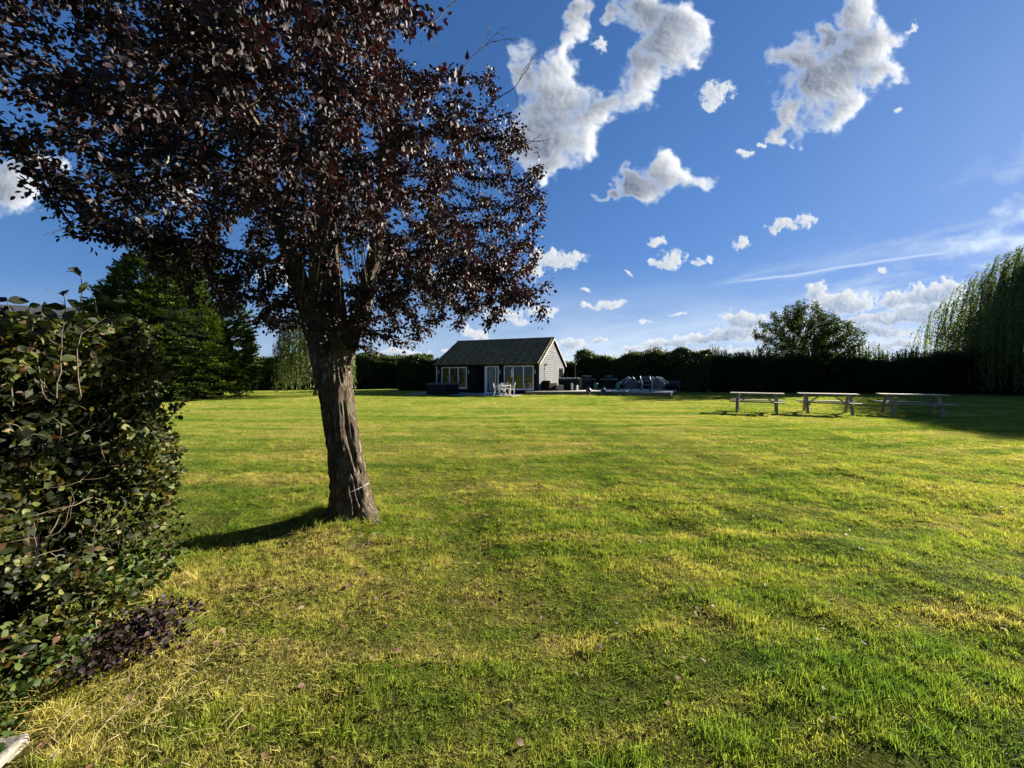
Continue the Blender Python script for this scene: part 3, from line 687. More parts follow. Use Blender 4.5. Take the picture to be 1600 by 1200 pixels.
# near-black box added inside so the gaps between leaves stay dark
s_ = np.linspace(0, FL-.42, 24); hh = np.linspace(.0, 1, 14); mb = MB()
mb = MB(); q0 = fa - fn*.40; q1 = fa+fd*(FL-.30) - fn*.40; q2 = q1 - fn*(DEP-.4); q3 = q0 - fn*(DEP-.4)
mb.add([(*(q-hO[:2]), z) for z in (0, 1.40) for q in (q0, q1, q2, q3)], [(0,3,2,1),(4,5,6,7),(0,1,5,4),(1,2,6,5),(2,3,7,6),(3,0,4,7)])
mb.build('shade_core', m_inner, hedge)
mb = MB()
for i in range(9):
    s0 = rng.uniform(.2, FL-.2); b = np.array([*(fa+fd*s0-fn*rng.uniform(.3, .5)), 0])-hO; p = [b]
    for k in range(6): p.append(p[-1]+np.array([rng.normal()*.03, rng.normal()*.03, .26]))
    mb.tube(p, [.022, .02, .018, .016, .012, .009, .006], 7)
tag(mb.build('stems', simple('shaded_stem', (.03, .022, .015), .9, .1), hedge), kind='stuff')
# long shoots above the hedge top
mb = MB(); SP = []; SD = []
for (px_, py_, yd, z0) in ((128,430,1.9,1.75),(104,462,1.9,1.75),(45,478,2.0,1.75),(165,505,2.7,1.8),(205,512,2.8,1.75),(70,500,2.1,1.7),(150,468,2.4,1.75),(15,470,1.9,1.7)):
    tp = np.array(at(px_, py_, yd)); b = tp.copy(); b[2] = z0-.35; b[0] += rng.normal()*.03; p = [b+(tp-b)*k/8 + rng.normal(size=3)*.006 for k in range(9)]
    mb.tube(np.array(p)-hO, [.004-.0003*k for k in range(9)], 5)
    for k in range(3, 9):
        for q in range(2):
            SP.append(p[k]); SD.append([rng.normal(), rng.normal(), .4])
            if q == 0 and k in (4, 6):
                e = p[k]+nrm(np.array([[rng.normal(), rng.normal(), .6]]))[0]*.13; mb.tube([p[k]-hO, e-hO], [.002, .001], 4)
                for z in range(3): SP.append(p[k]+(e-p[k])*(.4+.3*z)); SD.append([rng.normal(), rng.normal(), .2])
tag(mb.build('top_shoots', m_twig, hedge), kind='stuff'); SP = np.array(SP); SD = np.array(SD)
leaves('shoot_leaves', SP-hO, SD, rdir(len(SP))+(0, 0, 1), rng.uniform(.045, .075, len(SP)), rng.uniform(.0, .5, len(SP)), m_beech, hedge)
# a taller run of hedge behind it, its shade put into darker leaf tints
hedge2 = empty('shaded_hedge', (-5.2, 4.2, 0), 0, 'dark shaded run of tall hedge behind the near beech hedge', 'hedge'); h2 = np.array([-5.2, 4.2, 0])
n = 26000; s = rng.uniform(0, 1, n); hgtv = rng.uniform(0, 1, n); side = rng.uniform(0, 1, n)
a2, b2 = np.array([-4.3, 2.6]), np.array([-5.0, 5.4]); d2 = b2-a2; n2 = np.array([d2[1], -d2[0]])/np.linalg.norm(d2)
P = np.zeros((n, 3)); dp = rng.beta(1, 2, n)*.4
P[:, :2] = a2+s[:, None]*d2; P[:, 2] = hgtv*(2.08+.12*np.sin(s*9))
tp = side > .7; P[~tp, :2] -= n2*dp[~tp, None]; P[tp, :2] -= n2*rng.uniform(0, 1.3, (tp.sum(), 1)); P[tp, 2] = 2.08+.12*np.sin(s[tp]*9)-dp[tp]*.6
en = side < .15; P[en, :2] = b2 - n2*rng.uniform(0, 1.3, (en.sum(), 1)) - dp[en, None]*d2/np.linalg.norm(d2)
P += rdir(n)*.05 + (hs_(P)*.08)[:, None]*np.array([*n2, 0])
leaves('foliage', P-h2, rdir(n), rdir(n)+(0, 0, .8), rng.uniform(.05, .08, n), rng.beta(1.6, 2.6, n)*.6, m_beech, hedge2, T_DIAM, 1.2)
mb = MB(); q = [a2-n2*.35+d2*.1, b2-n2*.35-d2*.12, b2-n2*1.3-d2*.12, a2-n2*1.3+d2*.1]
mb.add([(*(x-h2[:2]), z) for z in (0, 1.7) for x in q], [(0,3,2,1),(4,5,6,7),(0,1,5,4),(1,2,6,5),(2,3,7,6),(3,0,4,7)]); mb.build('shade_core', m_inner, hedge2)  # another near-black box, added to darken the inside of this run

# ================================================================== summerhouse
m_blackwood, N = mat('black_boards'); P = opos(N)
n0 = N.noise(N.map(P, scale=(.3, .3, 6)), 6, 5, .6); finish(N, pbsdf(N, N.mix(N.mr(n0, .3, .7), (.0035, .0035, .004), (.010, .010, .011)), .7, .15))
m_board, N = mat('weatherboard'); P = opos(N)
n0 = N.noise(N.map(P, scale=(1, 1, 8)), 3, 6, .65); n1 = N.noise(P, 1.1, 4)
cc = N.mix(N.mr(n0, .3, .72), (.024, .026, .030), (.070, .073, .080)); cc = N.mix(N.mr(n1, .5, .75, 0, .5), cc, (.15, .14, .12))
finish(N, pbsdf(N, cc, .8, .25, normal=bump(N, n0, .5, .01)))
m_roof, N = mat('mossy_sheet_roof'); P = opos(N)
n0 = N.noise(P, 1.7, 8, .72); n1 = N.noise(P, 9, 6, .7); n2 = N.noise(N.map(P, scale=(1, .4, 1)), 22, 3)
cc = N.mix(N.mr(n1, .42, .60), (.055, .034, .014), (.25, .175, .09))
cc = N.mix(N.math('MULTIPLY', N.mr(n0, .44, .58), N.mr(n1, .38, .55)), cc, (.27, .14, .035))
cc = N.mix(N.math('MULTIPLY', N.mr(n0, .60, .70), N.mr(n2, .5, .6)), cc, (.32, .30, .26))
finish(N, pbsdf(N, cc, .95, .1, normal=bump(N, n1, .8, .03)))
m_whitep = simple('white_paint', (.62, .62, .60), .5, .4, var=.08)
m_ribs = simple('pale_ribs', (.19, .165, .12), .9, .1, var=.7, sc_=4)  # ribs paler than the sheets between them
m_cream = simple('cream_board', (.19, .18, .155), .7, .3, var=.12, sc_=3)
m_glass, N = mat('window_glass'); finish(N, pbsdf(N, (.012, .014, .015), .04, .6, normal=bump(N, N.noise(opos(N), 1.3, 2), .06, .02)))
m_dark = simple('dark_void', (.006, .006, .007), .9, .1)
m_curtain = simple('curtain_cloth', (.20, .21, .19), .9, .1, var=.3, sc_=6)
A_ = np.array([2.06, 29.5]); B_ = np.array([-6.4, 33.0]); L_ = float(np.linalg.norm(A_-B_)); fdx = (A_-B_)/L_; bdx = np.array([-fdx[1], fdx[0]])
rzh = math.atan2(fdx[1], fdx[0])
DW = 7.4; EV = 2.48; RG = 4.6
house = empty('summerhouse', (B_[0], B_[1], 0), rzh, 'low black boarded summerhouse with mossy pitched roof, white windows and grey gable', 'building')
def facx(px):       # distance along the front wall seen at photo column px
    u = (px-800)/F; return float((u*B_[1]-B_[0])/(fdx[0]-u*fdx[1]))
# local axes: x along the front wall, y backwards, z up
WIN = [(690.0, 729.7, .40, 2.17, [702.5, 716.2], 'window'), (787.5, 834.0, .38, 2.24, [801.7, 818.0], 'window')]
DOOR = (746.0, 779.5, .06, 2.22)
mb = MB(); cols = []
ops = [(facx(WIN[0][0]), facx(WIN[0][1]), WIN[0][2], WIN[0][3]), (facx(DOOR[0]), facx(DOOR[1]), DOOR[2], DOOR[3]), (facx(WIN[1][0]), facx(WIN[1][1]), WIN[1][2], WIN[1][3])]
x = 0.0
for (a, b, z0, z1) in ops:
    mb.box(x, 0, 0, a, .14, EV); mb.box(a, 0, 0, b, .14, z0); mb.box(a, 0, z1, b, .14, EV); x = b
mb.box(x, 0, 0, L_, .14, EV)
mb.box(0, .14, 0, .14, DW, EV); mb.box(.14, DW-.14, 0, L_-.15, DW, EV)
# black upright boards on the front
k = .12
while k < L_-.05:
    inside_ = [o for o in ops if o[0]-.05 < k < o[1]+.05]
    if not inside_: mb.box(k-.02, -.022, .02, k+.02, -.001, EV-.02)
    k += .2
mb.build('wall', m_blackwood, house)
# gable wall of overlapping boards
mb = MB(); bh = .165; z = .0; wy0, wy1 = 4.35+.9, 4.35+1.9
mb.add([(L_-.15, .0, 0), (L_-.15, DW, 0), (L_-.15, DW, EV), (L_-.15, DW/2, RG-.08), (L_-.15, 0, EV), (L_-.02, .0, 0), (L_-.02, DW, 0), (L_-.02, DW, EV), (L_-.02, DW/2, RG-.08), (L_-.02, 0, EV)],
       [(4,3,2,1,0), (5,6,7,8,9), (0,1,6,5), (1,2,7,6), (2,3,8,7), (3,4,9,8), (4,0,5,9)])
GY0, GY1, GZ0, GZ1 = 5.55, 7.0, .95, 2.12
i = 0
while z < RG-.25:
    zt = min(z+bh+.02, RG-.12)
    def wd(zz): return (0, DW) if zz <= EV else ((zz-EV)/(RG-EV)*DW/2, DW-(zz-EV)/(RG-EV)*DW/2)
    a0, b0 = wd(z); a1, b1 = wd(zt)
    segs = [(a0, b0, a1, b1)]
    if z > GZ0-.1 and z < GZ1: segs = [(a0, GY0, a1, GY0), (GY1, b0, GY1, b1)]
    for (p0, p1, q0, q1) in segs:
        j = rng.uniform(-.004, .004)
        mb.add([(L_-.018, p0, z), (L_+.048+j, p0, z), (L_+.048+j, p1, z), (L_-.018, p1, z), (L_-.018, q0, zt), (L_+.004, q0, zt), (L_+.004, q1, zt), (L_-.018, q1, zt)], [(0,3,2,1),(4,5,6,7),(0,1,5,4),(1,2,6,5),(2,3,7,6),(3,0,4,7)])
    z += bh; i += 1
mb.build('gable_wall', m_board, house)
wn = MB().box(L_-.01, GY0, GZ0, L_+.03, GY1, GZ0+.06).box(L_-.01, GY0, GZ1-.06, L_+.03, GY1, GZ1).box(L_-.01, GY0, GZ0+.06, L_+.03, GY0+.06, GZ1-.06).box(L_-.01, GY1-.06, GZ0+.06, L_+.03, GY1, GZ1-.06).build('window', m_blackwood, house)
MB().box(L_-.012, GY0+.06, GZ0+.06, L_+.005, GY1-.06, GZ1-.06).build('pane', m_glass, wn)
MB().box(L_+.03, 1.45, 2.34, L_+.14, 1.53, 2.40).box(L_+.09, 1.40, 2.26, L_+.20, 1.58, 2.36).build('gable_lamp', m_dark, house)
# roof: two slopes of sheets, courses lapped, ribs over the joints
def slope_pt(y, x, side, lift=0):
    """y 0 at eave .. 1 at ridge"""
    ov = .28; y0 = -ov if side == 0 else DW+ov; yr = DW/2; zz0 = EV - ov*(RG-EV)/(DW/2) + .03
    nx_ = Vector((0, -(RG-EV) if side == 0 else (RG-EV), DW/2)).normalized()
    return Vector((x, y0+(yr-y0)*y, zz0+(RG+.03-zz0)*y)) + nx_*lift
mb = MB(); x0, x1 = -.18, L_+.16
for side in (0, 1):
    for (s0, s1, l0, l1) in ((0, .36, .05, .045), (.345, .69, .075, .045), (.675, 1.0, .075, .045)):
        q = [slope_pt(s0, x0, side, 0), slope_pt(s0, x1, side, 0), slope_pt(s1, x1, side, 0), slope_pt(s1, x0, side, 0), slope_pt(s0, x0, side, l0), slope_pt(s0, x1, side, l0), slope_pt(s1, x1, side, l1), slope_pt(s1, x0, side, l1)]
        mb.add(q, [(3,2,1,0),(4,5,6,7),(0,1,5,4),(1,2,6,5),(2,3,7,6),(3,0,4,7)])
roof = mb.build('roof', m_roof, house)
mb = MB(); nrib = 13
for k in range(nrib):
    xx = x0+.1+(x1-x0-.25)*k/(nrib-1)
    for (s0, s1) in ((-.012, .355), (.34, .685), (.67, .985)):
        a = slope_pt(s0, xx, 0, .105 if s0 < .3 else .115); b = slope_pt(s1, xx, 0, .08); mb.bar(a, b, .085, .06, up=(0, -1, 1))
mb.build('roof_ribs', m_ribs, roof)
MB().bar((x0-.02, DW/2, RG+.10), (x1+.02, DW/2, RG+.10), .22, .09).build('ridge_cap', m_roof, roof)
for side in (0, 1):
    MB().bar(slope_pt(-.005, x1+.02, side, -.04), slope_pt(.998, x1+.02, side, -.04), .04, .14, up=(0, 0, 1)).build('barge_board', m_cream, house)
    MB().bar(slope_pt(-.005, x0-.02, side, -.04), slope_pt(.998, x0-.02, side, -.04), .04, .13).build('barge_board', m_cream, house)
MB().box(-.1, -.20, EV-.22, L_+.1, -.17, EV-.08).build('fascia', m_blackwood, house)
MB().tube([(-.02, -.08, 0), (-.02, -.08, EV-.2)], .04, 8).build('downpipe', m_whitep, house)
for (wa, wb, z0, z1, mul, nm) in WIN:
    a, b = facx(wa), facx(wb); mb = MB(); t_ = .075
    mb.box(a, -.03, z0, b, .05, z0+t_).box(a, -.03, z1-t_, b, .05, z1)
    cs_ = [a+t_/2]+[facx(m_) for m_ in mul]+[b-t_/2]
    for c_ in cs_: mb.box(c_-t_/2, -.03, z0+t_, c_+t_/2, .05, z1-t_)
    fr = mb.build('window', m_whitep, house)
    MB().box(a-.06, -.07, z0-.05, b+.06, -.032, z0-.003).build('sill', m_whitep, fr)
    for c0, c1 in zip(cs_[:-1], cs_[1:]): MB().box(c0+t_/2, .01, z0+t_, c1-t_/2, .025, z1-t_).build('pane', m_glass, fr)
# door bay: near-black panel painting the shade of the recess, white jambs, glazed leaf with a pale curtain
a, b = facx(DOOR[0]), facx(DOOR[1]); e0, e1 = facx(757.5), facx(761.5)
MB().box(a, .10, DOOR[2], e0, .13, DOOR[3]).build('recess_shade', m_dark, house)
dr = MB().box(e0, -.03, DOOR[2], e1, .06, DOOR[3]).box(b-.1, -.03, DOOR[2], b, .06, DOOR[3]).box(e1, -.03, DOOR[3]-.07, b-.1, .06, DOOR[3]).box(facx(773.5), -.02, DOOR[2]+.07, facx(774.8), .05, DOOR[3]-.07).box(e1, -.03, DOOR[2], b-.1, .06, DOOR[2]+.07).build('glazed_door', m_whitep, house)
MB().box(e1, .005, DOOR[2]+.07, b-.1, .015, DOOR[3]-.07).build('pane', m_glass, dr)
MB().box(facx(763.5), -.012, .2, facx(771), .003, 2.05).build('curtain', m_curtain, dr)
for px_ in (686.5, 733, 782, 836.5):
    xx = facx(px_); MB().box(xx-.05, -.11, 1.62, xx+.05, -.024, 1.66).box(xx-.035, -.10, 1.66, xx+.035, -.04, 1.86).box(xx-.05, -.11, 1.86, xx+.05, -.024, 1.89).build('wall_lamp', simple('lamp_steel', (.3, .3, .3), .35, .5, .6), house)
xx = facx(801.5); tw = MB()
for k in range(6): tw.box(xx-.12+k*.04, -.085-.012*(k % 2), 1.28+.03*(k % 3), xx-.08+k*.04, -.072-.012*(k % 2), 1.98)
tag(tw.build('hanging_towel', m_whitep), 'white towel hanging on the frame of the right hand window', 'towel').matrix_world = Matrix.Translation((B_[0], B_[1], 0)) @ Matrix.Rotation(rzh, 4, 'Z')
HM = Matrix.Translation((B_[0], B_[1], 0)) @ Matrix.Rotation(rzh, 4, 'Z')
def hw(x, y, z=0): v = HM @ Vector((x, y, z)); return (v.x, v.y, v.z)

# patio slab sheet
m_pave, N = mat('pale_paving'); P = opos(N); bk = N.new('ShaderNodeTexBrick'); N.l.new(P, bk.inputs[0]); bk.inputs['Scale'].default_value = 1.0
bk.inputs['Brick Width'].default_value = .6; bk.inputs['Row Height'].default_value = .6; bk.inputs['Mortar Size'].default_value = .012
bk.inputs['Color1'].default_value = (.30, .27, .23, 1); bk.inputs['Color2'].default_value = (.24, .22, .19, 1); bk.inputs['Mortar'].default_value = (.10, .09, .07, 1)
finish(N, pbsdf(N, N.mix(N.mr(N.noise(P, 2, 5), .4, .7, 0, .5), bk.outputs[0], (.14, .13, .10)), .85, .2))
pt = MB(); pz = .05
pts = [hw(-.8, -3.3, 0), hw(facx(826), -3.3, 0), hw(facx(826), 0, 0), hw(-.8, 0, 0)]
pt.add([(p[0], p[1], 0) for p in pts]+[(p[0], p[1], pz) for p in pts], [(3,2,1,0),(4,5,6,7),(0,1,5,4),(1,2,6,5),(2,3,7,6),(3,0,4,7)])
tag(pt.build('patio', m_pave), kind='structure')

# ================================================================== deck
m_deck, N = mat('deck_boards'); P = opos(N)
g_ = N.noise(N.map(P, rot=(0, 0, R(22)), scale=(.5, 9, 1)), 2.5, 5, .6)
finish(N, pbsdf(N, N.mix(N.mr(g_, .3, .7), (.48, .42, .33), (.68, .61, .51)), .7, .3, normal=bump(N, g_, .6, .01)))
m_sleeper = simple('sleeper_wood', (.17, .135, .07), .85, .2, var=.45, sc_=3, bmp=.4)
deck = empty('timber_deck', (5, 30, 0), 0, 'low timber deck with pale boards and sleeper sides beside the gable end', 'deck')
DKP = [(1.0,28.75),(7.5,29.65),(7.75,29.3),(11.2,27.3),(13.3,31.0),(11.2,34.2),(3.75,33.6),(2.15,29.42),(1.2,29.75)]
DZ = .27; o2 = np.array([5, 30])
n_ = len(DKP); bm_ = MB(); bm_.add([(x-5, y-30, DZ-.05) for x, y in DKP]+[(x-5, y-30, DZ) for x, y in DKP], [tuple(range(n_))[::-1], tuple(range(n_, 2*n_))]+[(i, (i+1) % n_, (i+1) % n_+n_, i+n_) for i in range(n_)])
bm_.build('deck_top', m_deck, deck)
mb = MB(); wt = MB()
for i in (0, 1, 2, 3, 6, 7, 8):
    a, b = np.array(DKP[i])-o2, np.array(DKP[(i+1) % n_])-o2; d = (b-a)/np.linalg.norm(b-a); LN = np.linalg.norm(b-a); k = 0
    inw = np.array([-d[1], d[0]])*.05
    while k < LN-.05:
        e = min(k+2.1, LN-.02); p = a+d*(k+.02)+inw; q = a+d*(e-.02)+inw; mb.bar((*p, .108), (*q, .108), .07, .20)
        if i in (0, 1, 2) and e < LN-.3: r_ = a+d*e+inw; MB().box(r_[0]-.045, r_[1]-.05, .0, r_[0]+.045, r_[1]+.0, .215).build('pale_trim', m_cream, deck)  # small pale upright pieces along the deck front
        k += 2.1
mb.build('sleeper_sides', m_sleeper, deck, .008)

# ================================================================== outdoor furniture
m_rattan = simple('dark_rattan', (.009, .008, .008), .8, .15, var=.5, sc_=30)
m_cush = simple('pale_cushion', (.45, .44, .42), .9, .1, var=.15)
m_tubblue = simple('tub_panel', (.005, .007, .016), .6, .2, var=.3)
m_tublid = simple('tub_lid', (.07, .075, .08), .7, .2, var=.2)
m_black = simple('black_enamel', (.004, .004, .005), .5, .2, var=.2)
m_steel = simple('brushed_steel', (.35, .35, .36), .35, .5, metal=.8, var=.15)
m_greenb = simple('green_bottle_paint', (.012, .14, .055), .45, .5, var=.2)
m_whitecast = simple('white_cast_metal', (.62, .56, .57), .5, .4, var=.12)
m_greyfab = simple('grey_sling', (.085, .09, .10), .8, .2, var=.3, sc_=20)
m_greymetal = simple('pale_grey_metal', (.40, .41, .42), .45, .5, var=.1)
m_urn = simple('grey_glazed_urn', (.05, .052, .058), .45, .5, var=.3)

# hot tub
tx_, ty_ = (692-800)/F*29.3, 29.3
tub = empty('hot_tub', (tx_, ty_, .05), rzh, 'square dark blue hot tub with a flat grey cover left of the summerhouse windows', 'hot tub')
tw_, td_, th_ = 1.75, 1.75, .72
mb = MB().box(-tw_/2+.03, -td_/2+.03, .0, tw_/2-.03, td_/2-.03, th_)
for k in range(12):
    a = -tw_/2+.05+k*(tw_-.1)/11; mb.box(a-.05, -td_/2+.008, .04, a+.05, -td_/2+.028, th_-.04)
    a2_ = a; mb.box(tw_/2-.028, a2_-.05, .04, tw_/2-.008, a2_+.05, th_-.04)
mb.build('cabinet', m_tubblue, tub)
MB().box(-tw_/2, -td_/2, th_+.002, tw_/2, -.01, th_+.12).box(-tw_/2, .01, th_+.002, tw_/2, td_/2, th_+.12).build('cover', m_tublid, tub, .03)

# white cast garden table and chairs
def cast_chair():
    r_ = empty('garden_chair', (0,0,0), 0)
    MB().lathe([(.02,.43),(.20,.43),(.215,.445),(.20,.46),(.02,.46)], 20).build('seat', m_whitecast, r_)
    for sx in (-1, 1):
        for sy in (-1, 1):
            MB().tube([(sx*.15, sy*.15, .43), (sx*.19, sy*.19, .30), (sx*.16, sy*.16, .14), (sx*.22, sy*.22, 0)], [.018,.02,.014,.02], 6).build('leg', m_whitecast, r_)
    mb = MB(); pts = [(-.18,.17,.45),(-.23,.20,.62),(-.20,.23,.80),(-.08,.25,.88),(0,.255,.93),(.08,.25,.88),(.20,.23,.80),(.23,.20,.62),(.18,.17,.45)]
    mb.tube(pts, .016, 6)
    for k in (-1, 0, 1): mb.tube([(k*.03,.18,.45),(k*.11,.21,.62),(k*.06,.235,.76),(k*.02,.25,.89)], .012, 5)
    mb.tube([(-.12,.215,.60),(0,.205,.55),(.12,.215,.60),(0,.225,.68),(-.12,.215,.60)], .011, 5)
    mb.build('backrest', m_whitecast, r_)
    for sx in (-1, 1): MB().tube([(sx*.22,.20,.66),(sx*.25,.05,.67),(sx*.23,-.08,.64),(sx*.20,-.10,.45)], .014, 6).build('armrest', m_whitecast, r_)
    return r_
c0 = cast_chair(); tcx, tcy = (788-800)/F*27.3, 27.35
for i, (px_, dy_, rz_, lb) in enumerate(((776.5, -.05, 1.45, 'white cast metal garden chair at the left end of the round white table'), (799.5, 0.0, -1.45, 'white cast metal garden chair at the right end of the round white table'),
                             (785, -.62, 3.0, 'white cast metal garden chair with its back to the lawn'), (793.5, .62, .1, 'white cast metal garden chair on the house side of the white table'))):
    o = c0 if i == 0 else copy_tree(c0); Yd = tcy+dy_; o.location = ((px_-800)/F*Yd, Yd, .05); o.rotation_euler = (0, 0, rz_)
    tag(o, lb, 'chair', 'white garden chairs round the table')
for o_, l_ in ((c0, None),): pass
tb = empty('garden_table', (tcx, tcy, .05), 0, 'round white cast metal garden table on the patio between white chairs', 'table')
MB().lathe([(.02,.70),(.46,.70),(.48,.715),(.46,.73),(.02,.73)], 28).build('table_top', m_whitecast, tb)
for k in range(4):
    a = .785+k*1.5708; MB().tube([(.05*math.cos(a),.05*math.sin(a),.69),(.16*math.cos(a),.16*math.sin(a),.5),(.10*math.cos(a),.10*math.sin(a),.25),(.34*math.cos(a),.34*math.sin(a),0)], .02, 6).build('leg', m_whitecast, tb)
# crumpled blue and white cloth by the door
Yd = 28.6; cx_ = (762-800)/F*Yd
m_bluecloth, N = mat('blue_white_cloth'); finish(N, pbsdf(N, N.ramp(N.noise(opos(N), 7, 2), [(.45, (.02, .05, .16)), (.52, (.55, .57, .6))]), .9, .1))
gxx, gyy = np.meshgrid(np.linspace(-.38, .38, 34), np.linspace(-.25, .25, 26)); sn_ = SN(77, 5, 16, 14)
zz = .12+.07*sn_(np.stack([gxx, gyy, gxx*0], -1).reshape(-1, 3)).reshape(gxx.shape); zz = np.maximum(zz, 0)*np.clip(1.4-(gxx/.3)**4-(gyy/.2)**4, 0, 1)+.05
ii = np.arange(34*26).reshape(26, 34)
zb = zz*0
Vc = np.vstack([np.stack([gxx+cx_, gyy+Yd, zz+.01], -1).reshape(-1, 3), np.stack([gxx+cx_, gyy+Yd, zb+.055], -1).reshape(-1, 3)])
q_ = np.stack([ii[:-1,:-1], ii[:-1,1:], ii[1:,1:], ii[1:,:-1]], -1).reshape(-1, 4)
o = npmesh('folded_paddling_pool', Vc, [np.vstack([q_, q_[:, ::-1]+34*26])], m_bluecloth, smooth=True); tag(o, 'small crumpled blue and white plastic bundle on the patio by the door', 'plastic bundle')

# dark rattan lounge set on the deck
def place(o, px, Yd, z=DZ+.002, rz=0): o.location = ((px-800)/F*Yd, Yd, z); o.rotation_euler = (0, 0, rz); return o
ch = place(empty('rattan_armchair', label='chunky dark rattan armchair on the deck against the grey gable end', cat='armchair'), 857, 30.4, rz=2.3)
MB().box(-.5, -.45, .04, .5, .45, .32).build('base', m_rattan, ch, .02); MB().box(-.5, .28, .322, .5, .45, .80).build('backrest', m_rattan, ch, .03)
for s_ in (-1, 1): MB().box(min(s_*.5, s_*.36), -.45, .322, max(s_*.5, s_*.36), .275, .60).build('armrest', m_rattan, ch, .02)
MB().box(-.35, -.44, .323, .35, .27, .42).build('seat_cushion', simple('charcoal_cushion', (.03, .03, .035), .9), ch, .03)
st = place(empty('footstool', label='small low tan footstool between the rattan armchair and the dark bar', cat='footstool'), 873, 30.2, rz=.3)
MB().box(-.30, -.28, .06, .30, .28, .34).build('body', simple('tan_leather', (.13, .10, .085), .7), st, .02); MB().box(-.28, -.26, .342, .28, .26, .44).build('cushion', simple('taupe_cushion', (.17, .14, .12), .8), st, .03)
br = place(empty('rattan_bar', label='dark rattan bar counter on the deck with pale rolled cushions along its top', cat='bar counter'), 889, 31.2, rz=-.12)
MB().box(-.85, -.32, .0, .85, .32, .84).build('body', m_rattan, br, .02); MB().box(-.90, -.36, .842, .90, .36, .89).build('counter_top', m_rattan, br, .01)
MB().box(-1.0, -.62, .0, -.45, -.34, .42).build('step_front', m_rattan, br, .02)
c1 = None
for k in range(6):
    mb = MB().tube([(-.11, 0, 0), (-.09, 0, 0), (.09, 0, 0), (.11, 0, 0)], [.03, .065, .065, .03], 10)
    o = mb.build('rolled_cushion', m_cush); p_ = Vector((-.72+k*.285, -.1, .963)); M_ = Matrix.Translation(br.location) @ Matrix.Rotation(-.12, 4, 'Z')
    o.location = M_ @ p_; o.rotation_euler = (0, 0, rng.normal()*.15-.12)
    tag(o, 'pale rolled cushion lying in the row on top of the dark rattan bar', 'cushion', 'pale cushions on the bar')
for px_, h_, r_, lb in ((893.5, .62, .10, 'tall pale grey drum standing in front of the dark bar counter'), (901.5, .44, .09, 'short white canister at the right foot of the dark bar counter')):
    o = MB().lathe([(.02, 0), (r_*.8, 0), (r_, .05), (r_, h_-.08), (r_*.7, h_-.02), (r_*.35, h_), (.02, h_)], 16).build('canister', m_greymetal if h_ > .5 else m_whitep, smooth=False); place(o, px_, 30.5); tag(o, lb, 'canister')
o = MB().box(-.16, -.10, 0, .16, .10, .98).box(-.18, -.12, .98, .18, .12, 1.03).build('cushion_bag', m_greyfab, None, .02); place(o, 905, 31.6); tag(o, 'upright narrow grey box beside the right end of the dark bar', 'box')
# thin pole
pl = place(empty('lamp_pole', label='tall thin dark pole rising above the hedge beside the gable end', cat='pole'), 898.2, 32.2)
MB().tube([(0, 0, 0), (0, 0, 2.85)], .035, 8).build('post', m_black, pl); MB().lathe([(.02, 2.852), (.09, 2.86), (.09, 2.93), (.03, 2.97)], 10).build('lamp_head', m_black, pl)
# barbecues
def bbq():
    r_ = empty('gas_barbecue', (0,0,0))
    MB().box(-.36, -.25, .08, .36, .25, .78).build('cabinet', m_black, r_, .01)
    MB().box(-.38, -.27, .782, .38, .27, .92).build('firebox', m_black, r_, .01)
    for s_ in (-1, 1): MB().box(min(s_*.385, s_*.72), -.25, .86, max(s_*.385, s_*.72), .25, .90).build('side_shelf', m_steel, r_, .01)
    mb = MB(); n_ = 12
    prof = [(-.27+.0*math.cos(0), .922)]+[(-.27*math.cos(math.pi*k/n_), .925+.27*math.sin(math.pi*k/n_)) for k in range(n_+1)]
    vs = [(x_, y_, z_) for x_ in (-.38, .38) for (y_, z_) in prof[1:]]; m_ = n_+1
    mb.add(vs, [tuple(range(m_)), tuple(range(m_, 2*m_))[::-1]]+[(i, i+m_, i+1+m_, i+1) for i in range(m_-1)]+[(0, m_-1, 2*m_-1, m_)])
    lid = mb.build('lid', m_black, r_); MB().tube([(-.28, -.30, 1.06), (.28, -.30, 1.06)], .014, 8).build('handle', m_steel, lid)
    for k in range(4): MB().tube([(-.26+k*.17, -.272, .85), (-.26+k*.17, -.31, .85)], .03, 10).build('knob', m_steel, r_)
    for s_ in (-1, 1):
        MB().tube([(s_*.33-.02, -.2, .078), (s_*.33+.02, -.2, .078)], .075, 12).build('wheel', m_black, r_)
    return r_
bq = bbq(); place(bq, 916.5, 33.0, rz=.1); tag(bq, 'black gas barbecue left of the first green gas bottle, nearer the thin pole', 'barbecue', 'black gas barbecues by the hedge')
bq2 = copy_tree(bq); place(bq2, 951, 33.0, rz=-.1); tag(bq2, 'black gas barbecue standing between the two green gas bottles with its shelf raised', 'barbecue', 'black gas barbecues by the hedge')
def bottle():
    r_ = empty('gas_bottle', (0,0,0))
    MB().lathe([(.02, 0), (.14, 0), (.17, .04), (.175, .10), (.175, .46), (.15, .54), (.07, .59), (.02, .59)], 18).build('tank', m_greenb, r_, smooth=True)
    MB().tube([(.03,0,.59),(.03,0,.66)], .02, 8).tube([(-.09+.09*math.cos(a)*1+.09, .1*math.sin(a), .66) for a in np.linspace(0, 6.28, 12)], .012, 6).build('valve_guard', m_greenb, r_)
    return r_
gb = bottle(); place(gb, 931, 32.0); tag(gb, 'green gas bottle between the two black barbecues', 'gas bottle', 'green gas bottles on the deck')
gb2 = copy_tree(gb); place(gb2, 965.5, 31.8); gb2.scale = (1.12, 1.12, 1.05); tag(gb2, 'green gas bottle right of both barbecues, next to the tipped chairs', 'gas bottle', 'green gas bottles on the deck')
